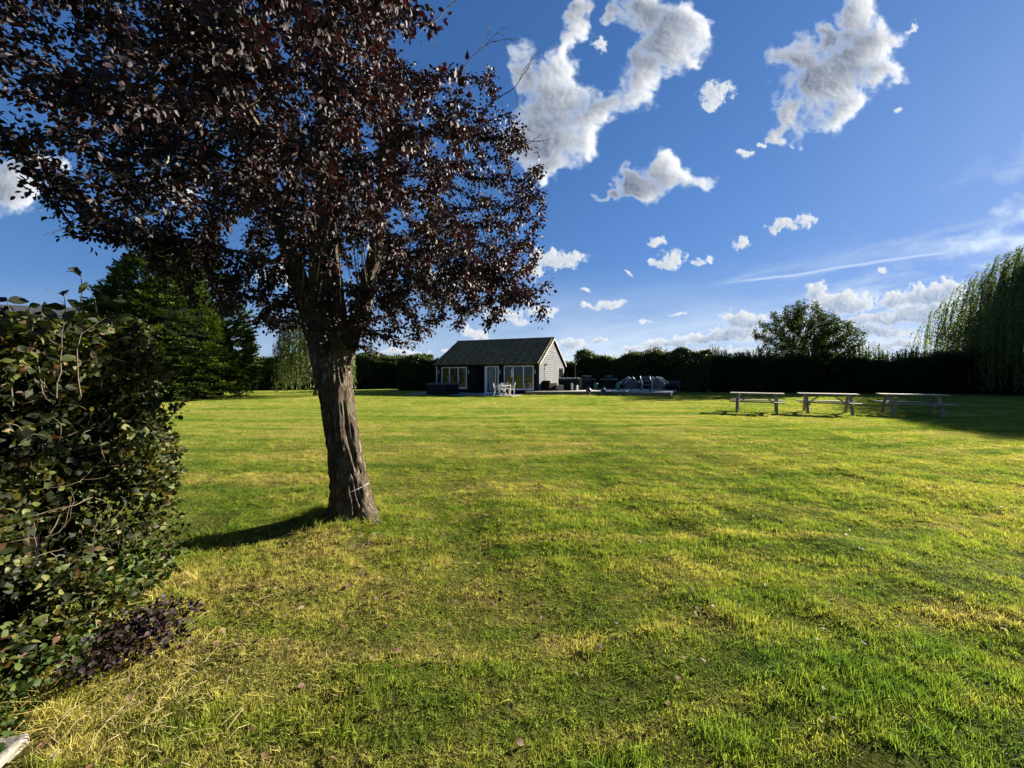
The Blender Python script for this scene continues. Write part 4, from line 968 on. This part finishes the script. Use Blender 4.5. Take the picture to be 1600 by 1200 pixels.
# urns on the grass before the deck
for px_, lb in ((919.5, 'round dark grey urn before the deck edge, the one nearer the house'), (942.5, 'round dark grey urn before the deck edge, the one nearer the tipped chairs')):
    US = .85
    ur = empty('garden_urn', label=lb, cat='urn', group='grey urns in front of the deck'); place(ur, px_, 28.9, 0); ur.scale = (US,)*3
    MB().lathe([(.02, 0), (.13, 0), (.14, .06), (.10, .12), (.17, .24), (.235, .42), (.22, .52), (.15, .57), (.17, .60), (.16, .605), (.13, .57), (.02, .55)], 24).build('pot', m_urn, ur, smooth=True)
    MB().lathe([(.02, .552), (.12, .56), (.15, .64), (.10, .71), (.02, .73)], 14).build('clipped_plant', simple('dark_topiary', (.015, .02, .012), .95, .1, var=.5, sc_=40), ur)
# dining table with chairs tipped against it
dt = place(empty('patio_dining_table', label='dark dining table on the deck end buried among tipped grey chairs', cat='table'), 1008, 29.6)
MB().lathe([(.02, .70), (.72, .70), (.74, .72), (.72, .745), (.02, .745)], 30).build('table_top', m_greyfab, dt)
for k in range(4): a = .6+k*1.5708; MB().tube([(.5*math.cos(a), .5*math.sin(a), 0), (.46*math.cos(a), .46*math.sin(a), .70)], .025, 8).build('leg', m_greymetal, dt)
def tub_chair():
    r_ = empty('patio_tub_chair', (0,0,0)); W = .33
    side = [(-.36, .0), (.28, .0), (.40, .50), (.43, .92), (.34, .90), (.20, .72), (-.02, .64), (-.30, .60)]; n_ = len(side)
    for s_ in (-1, 1):
        vs = [(s_*W, y_, z_) for y_, z_ in side]+[(s_*(W-.03), y_, z_) for y_, z_ in side]
        MB().add(vs, [tuple(range(n_)), tuple(range(n_, 2*n_))[::-1]]+[(i, i+n_, (i+1) % n_+n_, (i+1) % n_) for i in range(n_)]).build('side_panel', m_greyfab, r_)
    MB().box(-W+.031, -.33, .34, W-.031, .27, .42).build('seat', m_greyfab, r_, .01)
    bk = [(-W+.031, .30), (-.2, .345), (0, .36), (.2, .345), (W-.031, .30)]; vs = []
    for x_, y_ in bk: vs += [(x_, y_-.02, .43), (x_, y_+.07, .93), (x_, y_+.03, .43), (x_, y_+.11, .93)]
    MB().add(vs, sum([[(4*i, 4*i+4, 4*i+5, 4*i+1), (4*i+2, 4*i+3, 4*i+7, 4*i+6), (4*i+1, 4*i+5, 4*i+7, 4*i+3), (4*i, 4*i+2, 4*i+6, 4*i+4)] for i in range(4)], [])+[(0,1,3,2),(16,18,19,17)]).build('backrest', m_greyfab, r_)
    for s_ in (-1, 1):
        x_ = s_*(W-.015)
        MB().tube([(x_, -.38, .0), (x_, -.33, .60), (x_, -.02, .665), (x_, .20, .745), (x_, .34, .93), (x_, .44, .95)], .024, 8).build('side_rail', m_greymetal, r_)
        MB().tube([(x_, -.40, -.03), (x_, -.28, -.03)], .03, 8).build('foot', m_greymetal, r_); MB().tube([(x_, .20, -.03), (x_, .32, -.03)], .03, 8).build('foot', m_greymetal, r_)
    return r_
s0 = tub_chair(); labs = ['grey tub chair tipped on its back, leftmost of the tipped chairs', 'grey tub chair tipped on its back, just behind the leftmost one', 'grey tub chair upright in the middle with its curved back to the lawn', 'grey tub chair tipped back, nearest of the three fanned out on the right', 'grey tub chair tipped back, middle of the three fanned out on the right', 'grey tub chair tipped back, outermost and farthest of the three on the right']
ctr = np.array([(1006-800)/F*29.7, 29.7])
spec = [(R(192), 1.30, 55), (R(160), 1.22, 50), (R(262), .86, 0), (R(-28), 1.02, 48), (R(-2), 1.22, 52), (R(24), 1.40, 55)]
for i, (a, rr_, tip) in enumerate(spec):
    o = s0 if i == 0 else copy_tree(s0); rz_ = a+math.pi/2; p_ = (ctr[0]+math.cos(a)*rr_, ctr[1]+math.sin(a)*rr_, DZ+.075); o.scale = (1.15,)*3
    if tip: o.matrix_world = Matrix.Translation(p_) @ Matrix.Rotation(rz_, 4, 'Z') @ Matrix.Rotation(R(-tip), 4, 'X') @ Matrix.Translation((0, -.34, 0)) @ Matrix.Scale(1.18, 4)
    else: o.matrix_world = Matrix.Translation(p_) @ Matrix.Rotation(a-math.pi/2+math.pi, 4, 'Z') @ Matrix.Scale(1.12, 4)
    tag(o, labs[i], 'chair', 'grey tub chairs round the dining table')
bn = place(empty('storage_bench', label='low dark slatted bench at the right end of the deck in the hedge shadow', cat='bench'), 1050, 30.9, rz=-.4)
mb = MB()
for k in range(4): mb.box(-.6, -.22+k*.115, .40, .6, -.12+k*.115, .43)
mb.build('seat', m_greyfab, bn); MB().box(-.6, .22, .55, .6, .25, .62).box(-.6, .22, .68, .6, .25, .76).build('backrest', m_greyfab, bn)
for s_ in (-1, 1): MB().box(min(s_*.58, s_*.52), -.2, 0, max(s_*.58, s_*.52), -.14, .398).box(min(s_*.58, s_*.52), .16, 0, max(s_*.58, s_*.52), .218, .78).build('leg', m_greyfab, bn)

# ================================================================== picnic tables
m_pic, N = mat('weathered_pine'); P = opos(N)
g_ = N.noise(N.map(P, scale=(.6, 8, 8)), 5, 6, .65)
finish(N, pbsdf(N, N.mix(N.mr(g_, .3, .7), (.18, .145, .10), (.33, .275, .20)), .75, .3, normal=bump(N, g_, .5, .008)))
def picnic():
    r_ = empty('picnic_table', (0,0,0)); H = .78; HL = .92
    for k in range(5):
        y_ = -.30+k*.15; MB().box(-HL, y_-.068, H-.04, HL, y_+.068, H).build('top_plank', m_pic, r_, .005)
    for s_ in (-1, 1):
        for q in (0, 1): y_ = s_*(.62+q*.15); MB().box(-HL, y_-.068, .425, HL, y_+.068, .463).build('bench_plank', m_pic, r_, .005)
        for e in (-1, 1):
            x_ = e*.66; MB().bar((x_, s_*.22, H-.045), (x_, s_*.66, .0), .045, .095, up=(1, 0, 0)).build('leg', m_pic, r_)
    for e in (-1, 1):
        x_ = e*.613; MB().box(x_-.022, -.74, .33, x_+.022, .74, .422).build('bench_bearer', m_pic, r_, .004)
        MB().box(x_-.022, -.34, H-.135, x_+.022, .34, H-.042).build('top_bearer', m_pic, r_, .004)
        MB().bar((e*.58, 0, .40), (e*.16, 0, H-.05), .045, .07, up=(0, 1, 0)).build('brace', m_pic, r_)
    return r_
pc = picnic(); PT = [(1182, 15.6, R(-33), 'weathered picnic table standing fully in the sun, the one nearest the deck'), (1292, 15.1, R(-32), 'weathered picnic table in the middle of the row, half in shade'), (1424, 14.6, R(-30), 'weathered picnic table in the tree shadow at the willow end of the row')]
for i, (px_, Yd, rz_, lb) in enumerate(PT):
    o = pc if i == 0 else copy_tree(pc); place(o, px_, Yd, 0.0, rz_); tag(o, lb, 'picnic table', 'picnic tables in a row on the lawn')

# ================================================================== distant hedges and trees
m_hedgeleaf = leafmat('hedge_leaf', [(0, (.022, .040, .008)), (.5, (.045, .075, .014)), (.85, (.085, .12, .022)), (1, (.12, .11, .04))], rough=.5, spec=.3, trans=.35, tcol=(1.2, 1.2, .5))
m_conleaf = leafmat('cypress_spray', [(0, (.010, .020, .005)), (.5, (.034, .056, .010)), (.85, (.11, .155, .022)), (1, (.16, .19, .03))], rough=.6, spec=.2, trans=.3, tcol=(1.2, 1.2, .4))
m_willow = leafmat('willow_leaf', [(0, (.04, .065, .012)), (.5, (.085, .12, .025)), (.9, (.15, .175, .045)), (1, (.18, .17, .06))], rough=.5, spec=.35, trans=.4, tcol=(1.2, 1.2, .6))
m_elder = leafmat('elder_leaf', [(0, (.014, .026, .006)), (.6, (.035, .055, .012)), (1, (.08, .10, .024))], rough=.7, spec=.15, trans=.35, tcol=(1.2, 1.2, .5))
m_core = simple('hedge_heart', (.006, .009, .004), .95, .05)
def far_hedge(name, label, a, b, width, top, nleaf, size, m, seed, spikes=0, spike_h=.8, lump=.25, tintk=1.0):
    """a, b: ends of the front face seen from the lawn; top(s) height; the body lies behind (to the left of a->b)"""
    r = np.random.default_rng(seed); a, b = np.array(a, float), np.array(b, float); L = np.linalg.norm(b-a); d = (b-a)/L; nb = np.array([-d[1], d[0]])
    o2 = np.array([*((a+b)/2), 0]); root = empty(name, tuple(o2), 0, label, 'hedge'); sn = SN(seed, .8, 3, 16)
    wh = r.choice(3, nleaf, p=(.45, .47, .08)); s = r.uniform(0, L, nleaf); T = top(s)*(1) ; tt = r.uniform(0, width, nleaf); dp = r.beta(1, 2, nleaf)*.45; z = r.uniform(0, 1, nleaf)**.8*T
    P = np.zeros((nleaf, 3)); f_ = wh == 0; t_ = wh == 1; e_ = wh == 2
    S = np.where(e_, np.where(r.uniform(size=nleaf) < .5, dp, L-dp), s); W = np.where(f_, dp, tt)
    P[:, :2] = a+S[:, None]*d+W[:, None]*nb; P[:, 2] = np.where(t_, T-dp*.8, z)
    edge = np.clip(np.minimum(W, width-W)/.5, 0, 1); P[:, 2] -= np.where(t_, (1-edge)*.3, 0)
    nz = sn(P)*lump; P[:, :2] -= nb*(nz*f_)[:, None]; P[:, 2] += nz*t_
    P += r.normal(size=P.shape)*.05
    leaves('foliage', P-o2, rdir(nleaf, r), rdir(nleaf, r)+(-.2*nb[0], -.2*nb[1], .6), r.uniform(.7, 1.25, nleaf)*size, np.clip(r.beta(1.8, 2, nleaf)*tintk, 0, 1), m, root, T_DIAM, 1.3)
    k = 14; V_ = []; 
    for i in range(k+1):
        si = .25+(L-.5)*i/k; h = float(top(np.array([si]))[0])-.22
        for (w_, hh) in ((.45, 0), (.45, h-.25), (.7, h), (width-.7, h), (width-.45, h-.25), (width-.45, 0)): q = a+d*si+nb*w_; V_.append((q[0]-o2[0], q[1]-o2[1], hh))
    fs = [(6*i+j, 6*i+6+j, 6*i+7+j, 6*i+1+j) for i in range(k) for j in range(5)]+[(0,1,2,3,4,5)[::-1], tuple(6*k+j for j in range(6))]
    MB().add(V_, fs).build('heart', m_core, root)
    if spikes:
        PP = []; DD = []; mb = MB()
        for i in range(spikes):
            cl = r.uniform(); si = r.uniform(0, L); wv = .5+.5*math.sin(si*1.3+seed)*math.sin(si*.37+1)
            h = spike_h*(.12+.95*r.uniform()**1.8*wv+.15*r.uniform()); w_ = r.uniform(.15, width-.3); q = a+d*si+nb*w_; z0 = float(top(np.array([si]))[0])-.40
            lean = r.normal(size=2)*.07; pts = [np.array([q[0]+lean[0]*u_*h*1.0, q[1]+lean[1]*u_*h, z0+u_*(h+.40)]) for u_ in (0, .5, 1)]
            mb.tube(np.array(pts)-o2, [.010, .007, .003], 4)
            m_ = int(26*(h+.4)); u_ = r.uniform(0, 1, m_); c_ = np.stack([np.interp(u_, (0, .5, 1), [p[j] for p in pts]) for j in range(3)], -1)
            rd = rdir(m_, r); PP.append(c_+rd*.015); DD.append(rd*(1-.55*u_[:, None])+np.array([0, 0, 1.1]))
        PP = np.vstack(PP); DD = np.vstack(DD)
        leaves('shoots', PP-o2, DD, rdir(len(PP), r), r.uniform(.8, 1.3, len(PP))*size*.95, np.clip(r.beta(2, 2, len(PP))*tintk+.3, 0, 1), m, root, T_DIAM, .8)  # shoots get brighter tints for the light on their tips
        mb.build('shoot_stems', m_twig, root)['kind'] = 'stuff'
    return root
HA, HB, HC = (6.6, 39.6), (17.2, 33.4), (47.0, 26.5)
far_hedge('leafy_hedge', 'tall dark leafy hedge with rounded tufts behind the barbecues and the deck', HA, HB, 2.0, lambda s: 3.25+.30*np.sin(s*.9+1)+.16*np.sin(s*2.7)+.25*np.exp(-((s-6)/2.5)**2), 60000, .12, m_hedgeleaf, 51, spikes=320, spike_h=.6, lump=.35, tintk=.9)
far_hedge('conifer_hedge', 'long dark hedge with upright spiky shoots behind the three picnic tables', (17.3, 33.3), HC, 1.8, lambda s: 2.92+.14*np.sin(s*.8)+.09*np.sin(s*3.1)+.06*np.sin(s*6.7), 60000, .11, m_conleaf, 52, spikes=1500, spike_h=1.25, lump=.12, tintk=.7)
far_hedge('boundary_hedge', 'mid green sunlit hedge at the far left end of the lawn beyond the tree trunk', (-36, 33.0), (-9.0, 44.0), 2.0, lambda s: 3.5+.2*np.sin(s*.9), 60000, .15, m_hedgeleaf, 53, lump=.3, tintk=1.3)
far_hedge('dark_bushy_hedge', 'dark rounded bushy hedge directly left of the summerhouse', (-11.2, 37.5), (-6.2, 38.0), 2.6, lambda s: 3.3+.25*np.sin(s*1.2+.5)-.8*np.exp(-(s/.8)**2), 30000, .13, m_hedgeleaf, 54, spikes=20, spike_h=.4, lump=.4, tintk=.8)
far_hedge('rear_hedge', 'dark hedge running behind the summerhouse', (-6.0, 44.5), (7.5, 41.5), 1.6, lambda s: 2.9+.1*np.sin(s), 12000, .16, m_hedgeleaf, 55)
# broad dark cypress on the left
def conifer(cx, cy, RX, H_, n, seed, label):
    r = np.random.default_rng(seed); root = empty('cypress_tree', (cx, cy, 0), 0, label, 'tree'); sn = SN(seed, .5, 1.4, 14); s2 = SN(seed+1, 1.6, 4.5, 14)
    nf = n//46; d = rdir(nf, r); d[:, 2] = np.abs(d[:, 2])-.30*(r.uniform(size=nf) < .45); d = nrm(d)
    e = np.array([RX, RX, H_*.86]); k = 1+.10*sn(d*3.2)+.06*s2(d*3.2); Fp = d*e*(k*(1-r.beta(1, 2.5, nf)*.16))[:, None]+np.array([0, 0, H_*.14]); Fp[:, 2] = np.where(Fp[:, 2] < .2, r.uniform(.2, 1.8, nf), Fp[:, 2])
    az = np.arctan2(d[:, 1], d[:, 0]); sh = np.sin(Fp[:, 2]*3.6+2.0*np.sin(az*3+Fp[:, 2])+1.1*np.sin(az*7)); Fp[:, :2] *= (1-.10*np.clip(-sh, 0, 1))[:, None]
    # each spray: a flattened fan of needled tips reaching outwards and a little up
    ax_ = nrm(d*np.array([1, 1, .7])+np.array([0, 0, .35])+r.normal(size=(nf, 3))*.25); sx_ = nrm(np.cross(ax_, [0, 0, 1.])+1e-6); L_ = r.uniform(.35, .95, nf)
    ids = np.repeat(np.arange(nf), 46); n = len(ids); u_ = r.uniform(0, 1, n)**.7; w_ = r.normal(size=n)*.30*(1.15-u_)
    P = Fp[ids]+ax_[ids]*(u_*L_[ids])[:, None]+sx_[ids]*(w_*L_[ids])[:, None]; P[:, 2] += -.12*L_[ids]*u_**2+r.normal(size=n)*.025
    Dn = nrm(ax_[ids]*1.0+sx_[ids]*(np.sign(w_)*.55)[:, None]+r.normal(size=(n, 3))*.2); Nn = nrm(np.array([0, 0, 1.])+d[ids]*.5+r.normal(size=(n, 3))*.35)
    tn = np.clip(.15+.55*u_*r.uniform(.4, 1.1, nf)[ids]+.25*np.clip(sh[ids], 0, 1)*u_, 0, 1)  # tips and bulging layers tinted lighter as if lit, hollows left dark
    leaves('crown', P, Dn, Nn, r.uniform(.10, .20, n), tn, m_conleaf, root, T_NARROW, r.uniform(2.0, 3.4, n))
    mb = MB(); mb.lathe([(.02, .0)]+[((1-((z-.14)/.80)**2)**.5*RX*.78 if z > .14 else RX*.62, z*H_) for z in np.linspace(.02, .92, 12)]+[(.02, H_*.925)], 18); mb.build('inner_core', m_core, root)  # near-black solid filling the inside of the crown
    MB().tube([(0, 0, -.1), (.1, 0, H_*.5), (0, 0, H_*.9)], [.32, .2, .05], 10).build('trunk', m_bark, root)
conifer(-21.8, 24.6, 4.4, 8.3, 150000, 61, 'broad dense dark green cypress behind the hedges, left of the tree trunk')
if 0: conifer(-24.6, 24.5, 4.2, 6.2, 40000, 62, 'lower dark cypress further left, mostly hidden behind the near hedge')
# weeping willows
def willow(cx, cy, RX, H_, nstr, seed, label, low=.5, clear=0, lean=0, leafn=46, size=.16, trunk_r=.45):
    r = np.random.default_rng(seed); root = empty('weeping_willow', (cx, cy, 0), 0, label, 'tree'); sn = SN(seed, .25, .8, 12); s2 = SN(seed+3, .8, 2.2, 12); PP = []; DD = []; TT = []
    zc = H_*.58
    # main limbs
    mb = MB(); mb.tube([(0, 0, -.2), (.1, 0, 1), (.05, .1, 2.2)], [trunk_r*1.25, trunk_r, trunk_r*.9], 14)
    for k in range(9):
        a = k*.698+r.uniform(-.2, .2); rr = RX*r.uniform(.3, .45); h = H_*r.uniform(.48, .6)
        mb.tube([(.05, .1, 1.8), (rr*.25*math.cos(a), rr*.25*math.sin(a), H_*.45), (rr*.6*math.cos(a), rr*.6*math.sin(a), h*.85), (rr*math.cos(a), rr*math.sin(a), h)], [trunk_r*.6, trunk_r*.4, trunk_r*.22, .04], 8)
    mb.build('trunk', m_bark, root)
    t_ = r.uniform(0, 1, nstr)**.9; az = r.uniform(0, 6.28, nstr); d = np.stack([np.cos(az), np.sin(az), t_], -1); q = 1-.35*r.beta(1, 2.2, nstr)
    k = 1+.12*sn(d*4)+.07*s2(d*4); rad = RX*(1-t_**1.15)**.72*k*q; z_ = H_*(.40+.60*t_)*(1+.03*s2(d*5))-.12*H_*(1-q)
    S = np.stack([d[:, 0]*rad, d[:, 1]*rad, z_], -1)
    Lh = np.minimum(S[:, 2]-low*r.uniform(.6, 2.2, nstr), r.uniform(1.5, 5.5, nstr)*(.4+.6*H_/8)); Lh = np.maximum(Lh, .5)
    ph = r.uniform(0, 6.28, nstr)
    for i in range(nstr):
        m_ = int(leafn*Lh[i]/3)+5; u_ = np.sort(r.uniform(0, 1, m_)); out = d[i, :2]*(.10+.35*(1-np.exp(-u_*3)))[:, None]*min(1.5, RX/6)
        p = np.empty((m_, 3)); p[:, :2] = S[i, :2]+out+.07*np.stack([np.sin(ph[i]+u_*3), np.cos(ph[i]*2+u_*3)], -1); p[:, 2] = S[i, 2]-u_*Lh[i]+.25*np.sin(u_*3.0)*(1-u_)
        PP.append(p+r.normal(size=p.shape)*.03); dd = np.zeros((m_, 3)); dd[:, :2] = d[i, :2]*(1.2*np.exp(-u_*6))[:, None]; dd[:, 2] = -1; DD.append(dd+r.normal(size=p.shape)*.25); TT.append(np.full(m_, r.beta(2, 2)))
    PP = np.vstack(PP); DD = np.vstack(DD); TT = np.clip(np.concatenate(TT)+r.normal(size=len(PP))*.1, 0, 1); print('willow leaves', len(PP))
    leaves('crown', PP, DD, rdir(len(PP), r), r.uniform(.7, 1.2, len(PP))*size, TT, m_willow, root, T_NARROW, r.uniform(1.1, 1.9, len(PP)))
willow(43.4, 27.8, 11.0, 13.4, 5600, 71, 'large weeping willow at the right edge with curtains of drooping branches', low=.35, size=.20, leafn=44)
willow(-14.4, 28.3, 3.1, 7.9, 620, 72, 'smaller weeping willow between the dark cypress and the big tree trunk', low=.5, size=.19, leafn=40, trunk_r=.2)
willow(-15.4, 34.5, 1.25, 3.0, 130, 73, 'small bright young weeping tree seen just beside the big tree trunk', low=.5, size=.16, leafn=36, trunk_r=.09)
# round bush tree rising behind the hedge
def bush_tree(name, cx, cy, ctr_z, RR, H_, nat, seed, label, leafsz, per, m, stems=5):
    r = np.random.default_rng(seed); root = empty(name, (cx, cy, 0), 0, label, 'tree'); sn = SN(seed, .8, 2.2, 12)
    P = rdir(nat*2, r)*(r.uniform(.15, 1, (nat*2, 1))**.45); P = P[P[:, 2] > -.75][:nat]; P *= (1+.26*sn(P*2.6))[:, None]; P = P*np.array([RR, RR, H_-ctr_z])+np.array([0, 0, ctr_z])
    sk = []
    for k in range(stems):
        a = k*6.28/stems+r.uniform(-.3, .3); sk.append(([(0.1*math.cos(a), .1*math.sin(a), 0), (RR*.12*math.cos(a), RR*.12*math.sin(a), ctr_z*.5), (RR*.35*math.cos(a), RR*.35*math.sin(a), ctr_z)], -1))
    nd, pr = colonise(sk, P, .24, 1.6, .42, 80, seed, droop=-.05, jitter=.2); rr = radii(nd, pr, .007, 2.4, .12)
    branch_mesh('trunk', nd, pr, rr, m_twig, root, 5)
    th = np.where(rr < .03)[0]; ids = np.repeat(th, per); n = len(ids); sd_ = rdir(n, r)
    leaves('crown', nd[ids]+sd_*np.abs(r.normal(size=(n, 1)))*.16, sd_+(0, 0, -.1), rdir(n, r)+(0, 0, .7), r.uniform(.7, 1.2, n)*leafsz, r.beta(2, 2, n), m, root, T_DIAM, 1.15)
bush_tree('elder_tree', 25.6, 33.6, 4.3, 3.3, 7.7, 2200, 81, 'round leafy elder tree standing above the hedge behind the picnic tables', .14, 26, m_elder)
# a tree outside the frame on the sun side; its shade falls across the far right of the lawn
if 0: bush_tree('shade_tree', 25.5, 16.5, 6.0, 4.0, 11.0, 1200, 82, 'broad leafy tree right of the picnic tables beside the willow', .22, 22, m_elder, 4)

# slate roofed house beyond the hedge on the left
hx, hy = -34.5, 25.5
hb = empty('neighbouring_house', (hx, hy, 0), R(18), 'grey slate hipped roof of a house showing over the hedge at far left', 'building')
m_slate, N = mat('slate_roof'); P = opos(N)
bk = N.new('ShaderNodeTexBrick'); N.l.new(N.map(P, scale=(1, 1, 2)), bk.inputs[0]); bk.inputs['Scale'].default_value = 2.2; bk.inputs['Color1'].default_value = (.075, .075, .08, 1); bk.inputs['Color2'].default_value = (.12, .115, .115, 1); bk.inputs['Mortar'].default_value = (.03, .03, .03, 1)
finish(N, pbsdf(N, bk.outputs[0], .7, .3))
m_render = simple('pale_render', (.35, .33, .29), .9, .1, var=.1)
hl, hw_, he, hr = 9.0, 5.0, 2.9, 6.2
MB().box(-hl, -hw_, 0, hl, hw_, he).build('wall', m_render, hb)
MB().add([(-hl-.4, -hw_-.4, he+.01), (hl+.4, -hw_-.4, he+.01), (hl+.4, hw_+.4, he+.01), (-hl-.4, hw_+.4, he+.01), (-hl+4.5, 0, hr), (hl-4.5, 0, hr)], [(3,2,1,0),(0,1,5,4),(1,2,5),(2,3,4,5),(3,0,4)]).build('roof', m_slate, hb)

# ================================================================== hedge foot, ground litter, small things
def strip_pts(n, s0, s1, o0, o1, seed):
    r = np.random.default_rng(seed); s_ = r.uniform(s0, s1, n); o_ = o0+(o1-o0)*r.beta(1.2, 1.8, n); p = fa+s_[:, None]*fd+o_[:, None]*fn; return p, s_, o_, r
m_nettle = leafmat('nettle_leaf', [(0, (.014, .030, .006)), (.6, (.040, .070, .012)), (1, (.10, .13, .022))], rough=.6, spec=.25, trans=.35, tcol=(1.2, 1.2, .4))
m_bramble = leafmat('bramble_leaf', [(0, (.008, .006, .006)), (.5, (.020, .013, .012)), (.8, (.04, .013, .013)), (1, (.03, .05, .012))], rough=.6, spec=.25, trans=.2)
def cover(name, pts3, nper, spread, sz, m, seed, lift=.6):
    r = np.random.default_rng(seed); ids = np.repeat(np.arange(len(pts3)), nper); n = len(ids); dd = rdir(n, r); dd[:, 2] = np.abs(dd[:, 2])*.35
    P = pts3[ids]+dd*spread*r.uniform(.2, 1, (n, 1)); P[:, 2] = hgt(P[:, 0], P[:, 1])+np.abs(P[:, 2]-hgt(P[:, 0], P[:, 1])); 
    o = leaves(name, P, nrm(dd+r.normal(size=(n, 3))*.4), nrm(r.normal(size=(n, 3))*.5+np.array([.25, .15, lift])), r.uniform(.6, 1.2, n)*sz, r.beta(2, 2, n), m, None, T_BROAD, r.uniform(.9, 1.3, n)); o['kind'] = 'stuff'; return o
p, s_, o_, r = strip_pts(60, 2.2, 2.9, -.12, .16, 301); cover('nettles', np.c_[p, r.uniform(.02, .30, 60)], 26, .10, .044, m_nettle, 302)
p, s_, o_, r = strip_pts(50, 1.25, 2.2, -.08, .26, 303); cover('weeds', np.c_[p, r.uniform(.01, .16, 50)], 22, .09, .036, m_nettle, 304)
r = np.random.default_rng(305); p = r.normal(size=(46, 2))*(.10, .17)+(-2.05, 2.12); cover('bramble_trails', np.c_[p, r.uniform(.01, .13, 46)], 26, .09, .028, m_bramble, 306)
p, s_, o_, r = strip_pts(100, .9, 2.85, -.12, .14, 307); cover('hedge_bottom_leaves', np.c_[p, r.uniform(.02, .30, 100)], 30, .10, .045, m_beech, 308)
# fallen leaves
m_litter = leafmat('fallen_leaf', [(0, (.05, .025, .018)), (.5, (.12, .06, .03)), (.85, (.20, .13, .06)), (1, (.34, .30, .20))], rough=.7, spec=.3, trans=.1)
r = np.random.default_rng(311); n = 520; p = np.c_[r.normal(size=n)*1.3-1.4, r.normal(size=n)*1.0+3.0]; k = (p[:, 1] > 1.2) & (((p[:, 0]+1.80)*2.95+(p[:, 1]-.1)*.94) > 0) & (np.hypot(p[:, 0]-TX, p[:, 1]-TY) > .3)
p = np.vstack([p[k], np.c_[r.uniform(-1, 6, 160), r.uniform(1.6, 8, 160)]]); n = len(p)
o = leaves('fallen_leaves', np.c_[p, hgt(p[:, 0], p[:, 1])+r.uniform(.012, .035, n)], np.c_[r.normal(size=(n, 2)), r.normal(size=n)*.2], np.c_[r.normal(size=(n, 2))*.35, np.ones(n)], r.uniform(.022, .045, n), r.beta(1.5, 2, n), m_litter, None, T_BROAD); o['kind'] = 'stuff'
# dry straw at the hedge foot and round the bare patches
m_straw = simple('dry_straw', (.30, .23, .12), .8, .2, var=.35, sc_=30)
mb = MB(); r = np.random.default_rng(312)
for (cx_, cy_, sx_, sy_, cnt) in ((-1.75, 1.95, .26, .18, 60), (-2.1, 2.35, .2, .25, 30), (-1.35, 3.3, .22, .12, 60), (-1.62, 1.62, .2, .12, 50)):
    for i in range(cnt):
        x_, y_ = cx_+r.normal()*sx_, cy_+r.normal()*sy_; a = r.normal()*.9+.5; L = r.uniform(.03, .14); z_ = float(hgt(np.array([x_]), np.array([y_]))[0])+r.uniform(.01, .05)
        mb.tube([(x_, y_, z_), (x_+math.cos(a)*L/2, y_+math.sin(a)*L/2, z_+r.uniform(0, .03)), (x_+math.cos(a)*L, y_+math.sin(a)*L, z_+r.uniform(-.01, .02))], .0013, 4)
mb.build('dry_stalks', m_straw)['kind'] = 'stuff'
# stone slab at the corner of the lawn
m_stone = simple('rough_stone', (.17, .155, .13), .9, .2, var=.3, sc_=14, bmp=.6)
o = MB().box(-.55, -.4, -.08, .24, .16, .035).build('stone_slab', m_stone, None, .015); o.location = (-2.17, 1.37, -.004); o.rotation_euler = (R(1), R(-1), R(14)); tag(o, 'pale rough stone slab half sunk in the grass below the near hedge', 'slab')
# twine round the trunk, nail tag
def ring(zc_, tilt, rad, a0, a1, dz=0):
    return [(rad*math.cos(a), rad*math.sin(a), zc_+tilt*math.cos(a+dz)) for a in np.linspace(a0, a1, 30)]
MB().tube([(x_-.21, y_+.03, z_) for x_, y_, z_ in ring(1.62, .10, .215, -2.9, .2, .2)], .0018, 5).build('twine', m_straw, tree)
MB().tube([(x_-.035, y_, z_) for x_, y_, z_ in ring(.32, .07, .222, -1.1, .0)], .0018, 5).build('white_string', m_whitep, tree)
m_redm = simple('red_marking', (.12, .03, .02), .7, .3, var=.3, sc_=30)
MB().box(-.05, -.215, .36, -.01, -.19, .41).build('red_tag', m_redm, tree, .005)
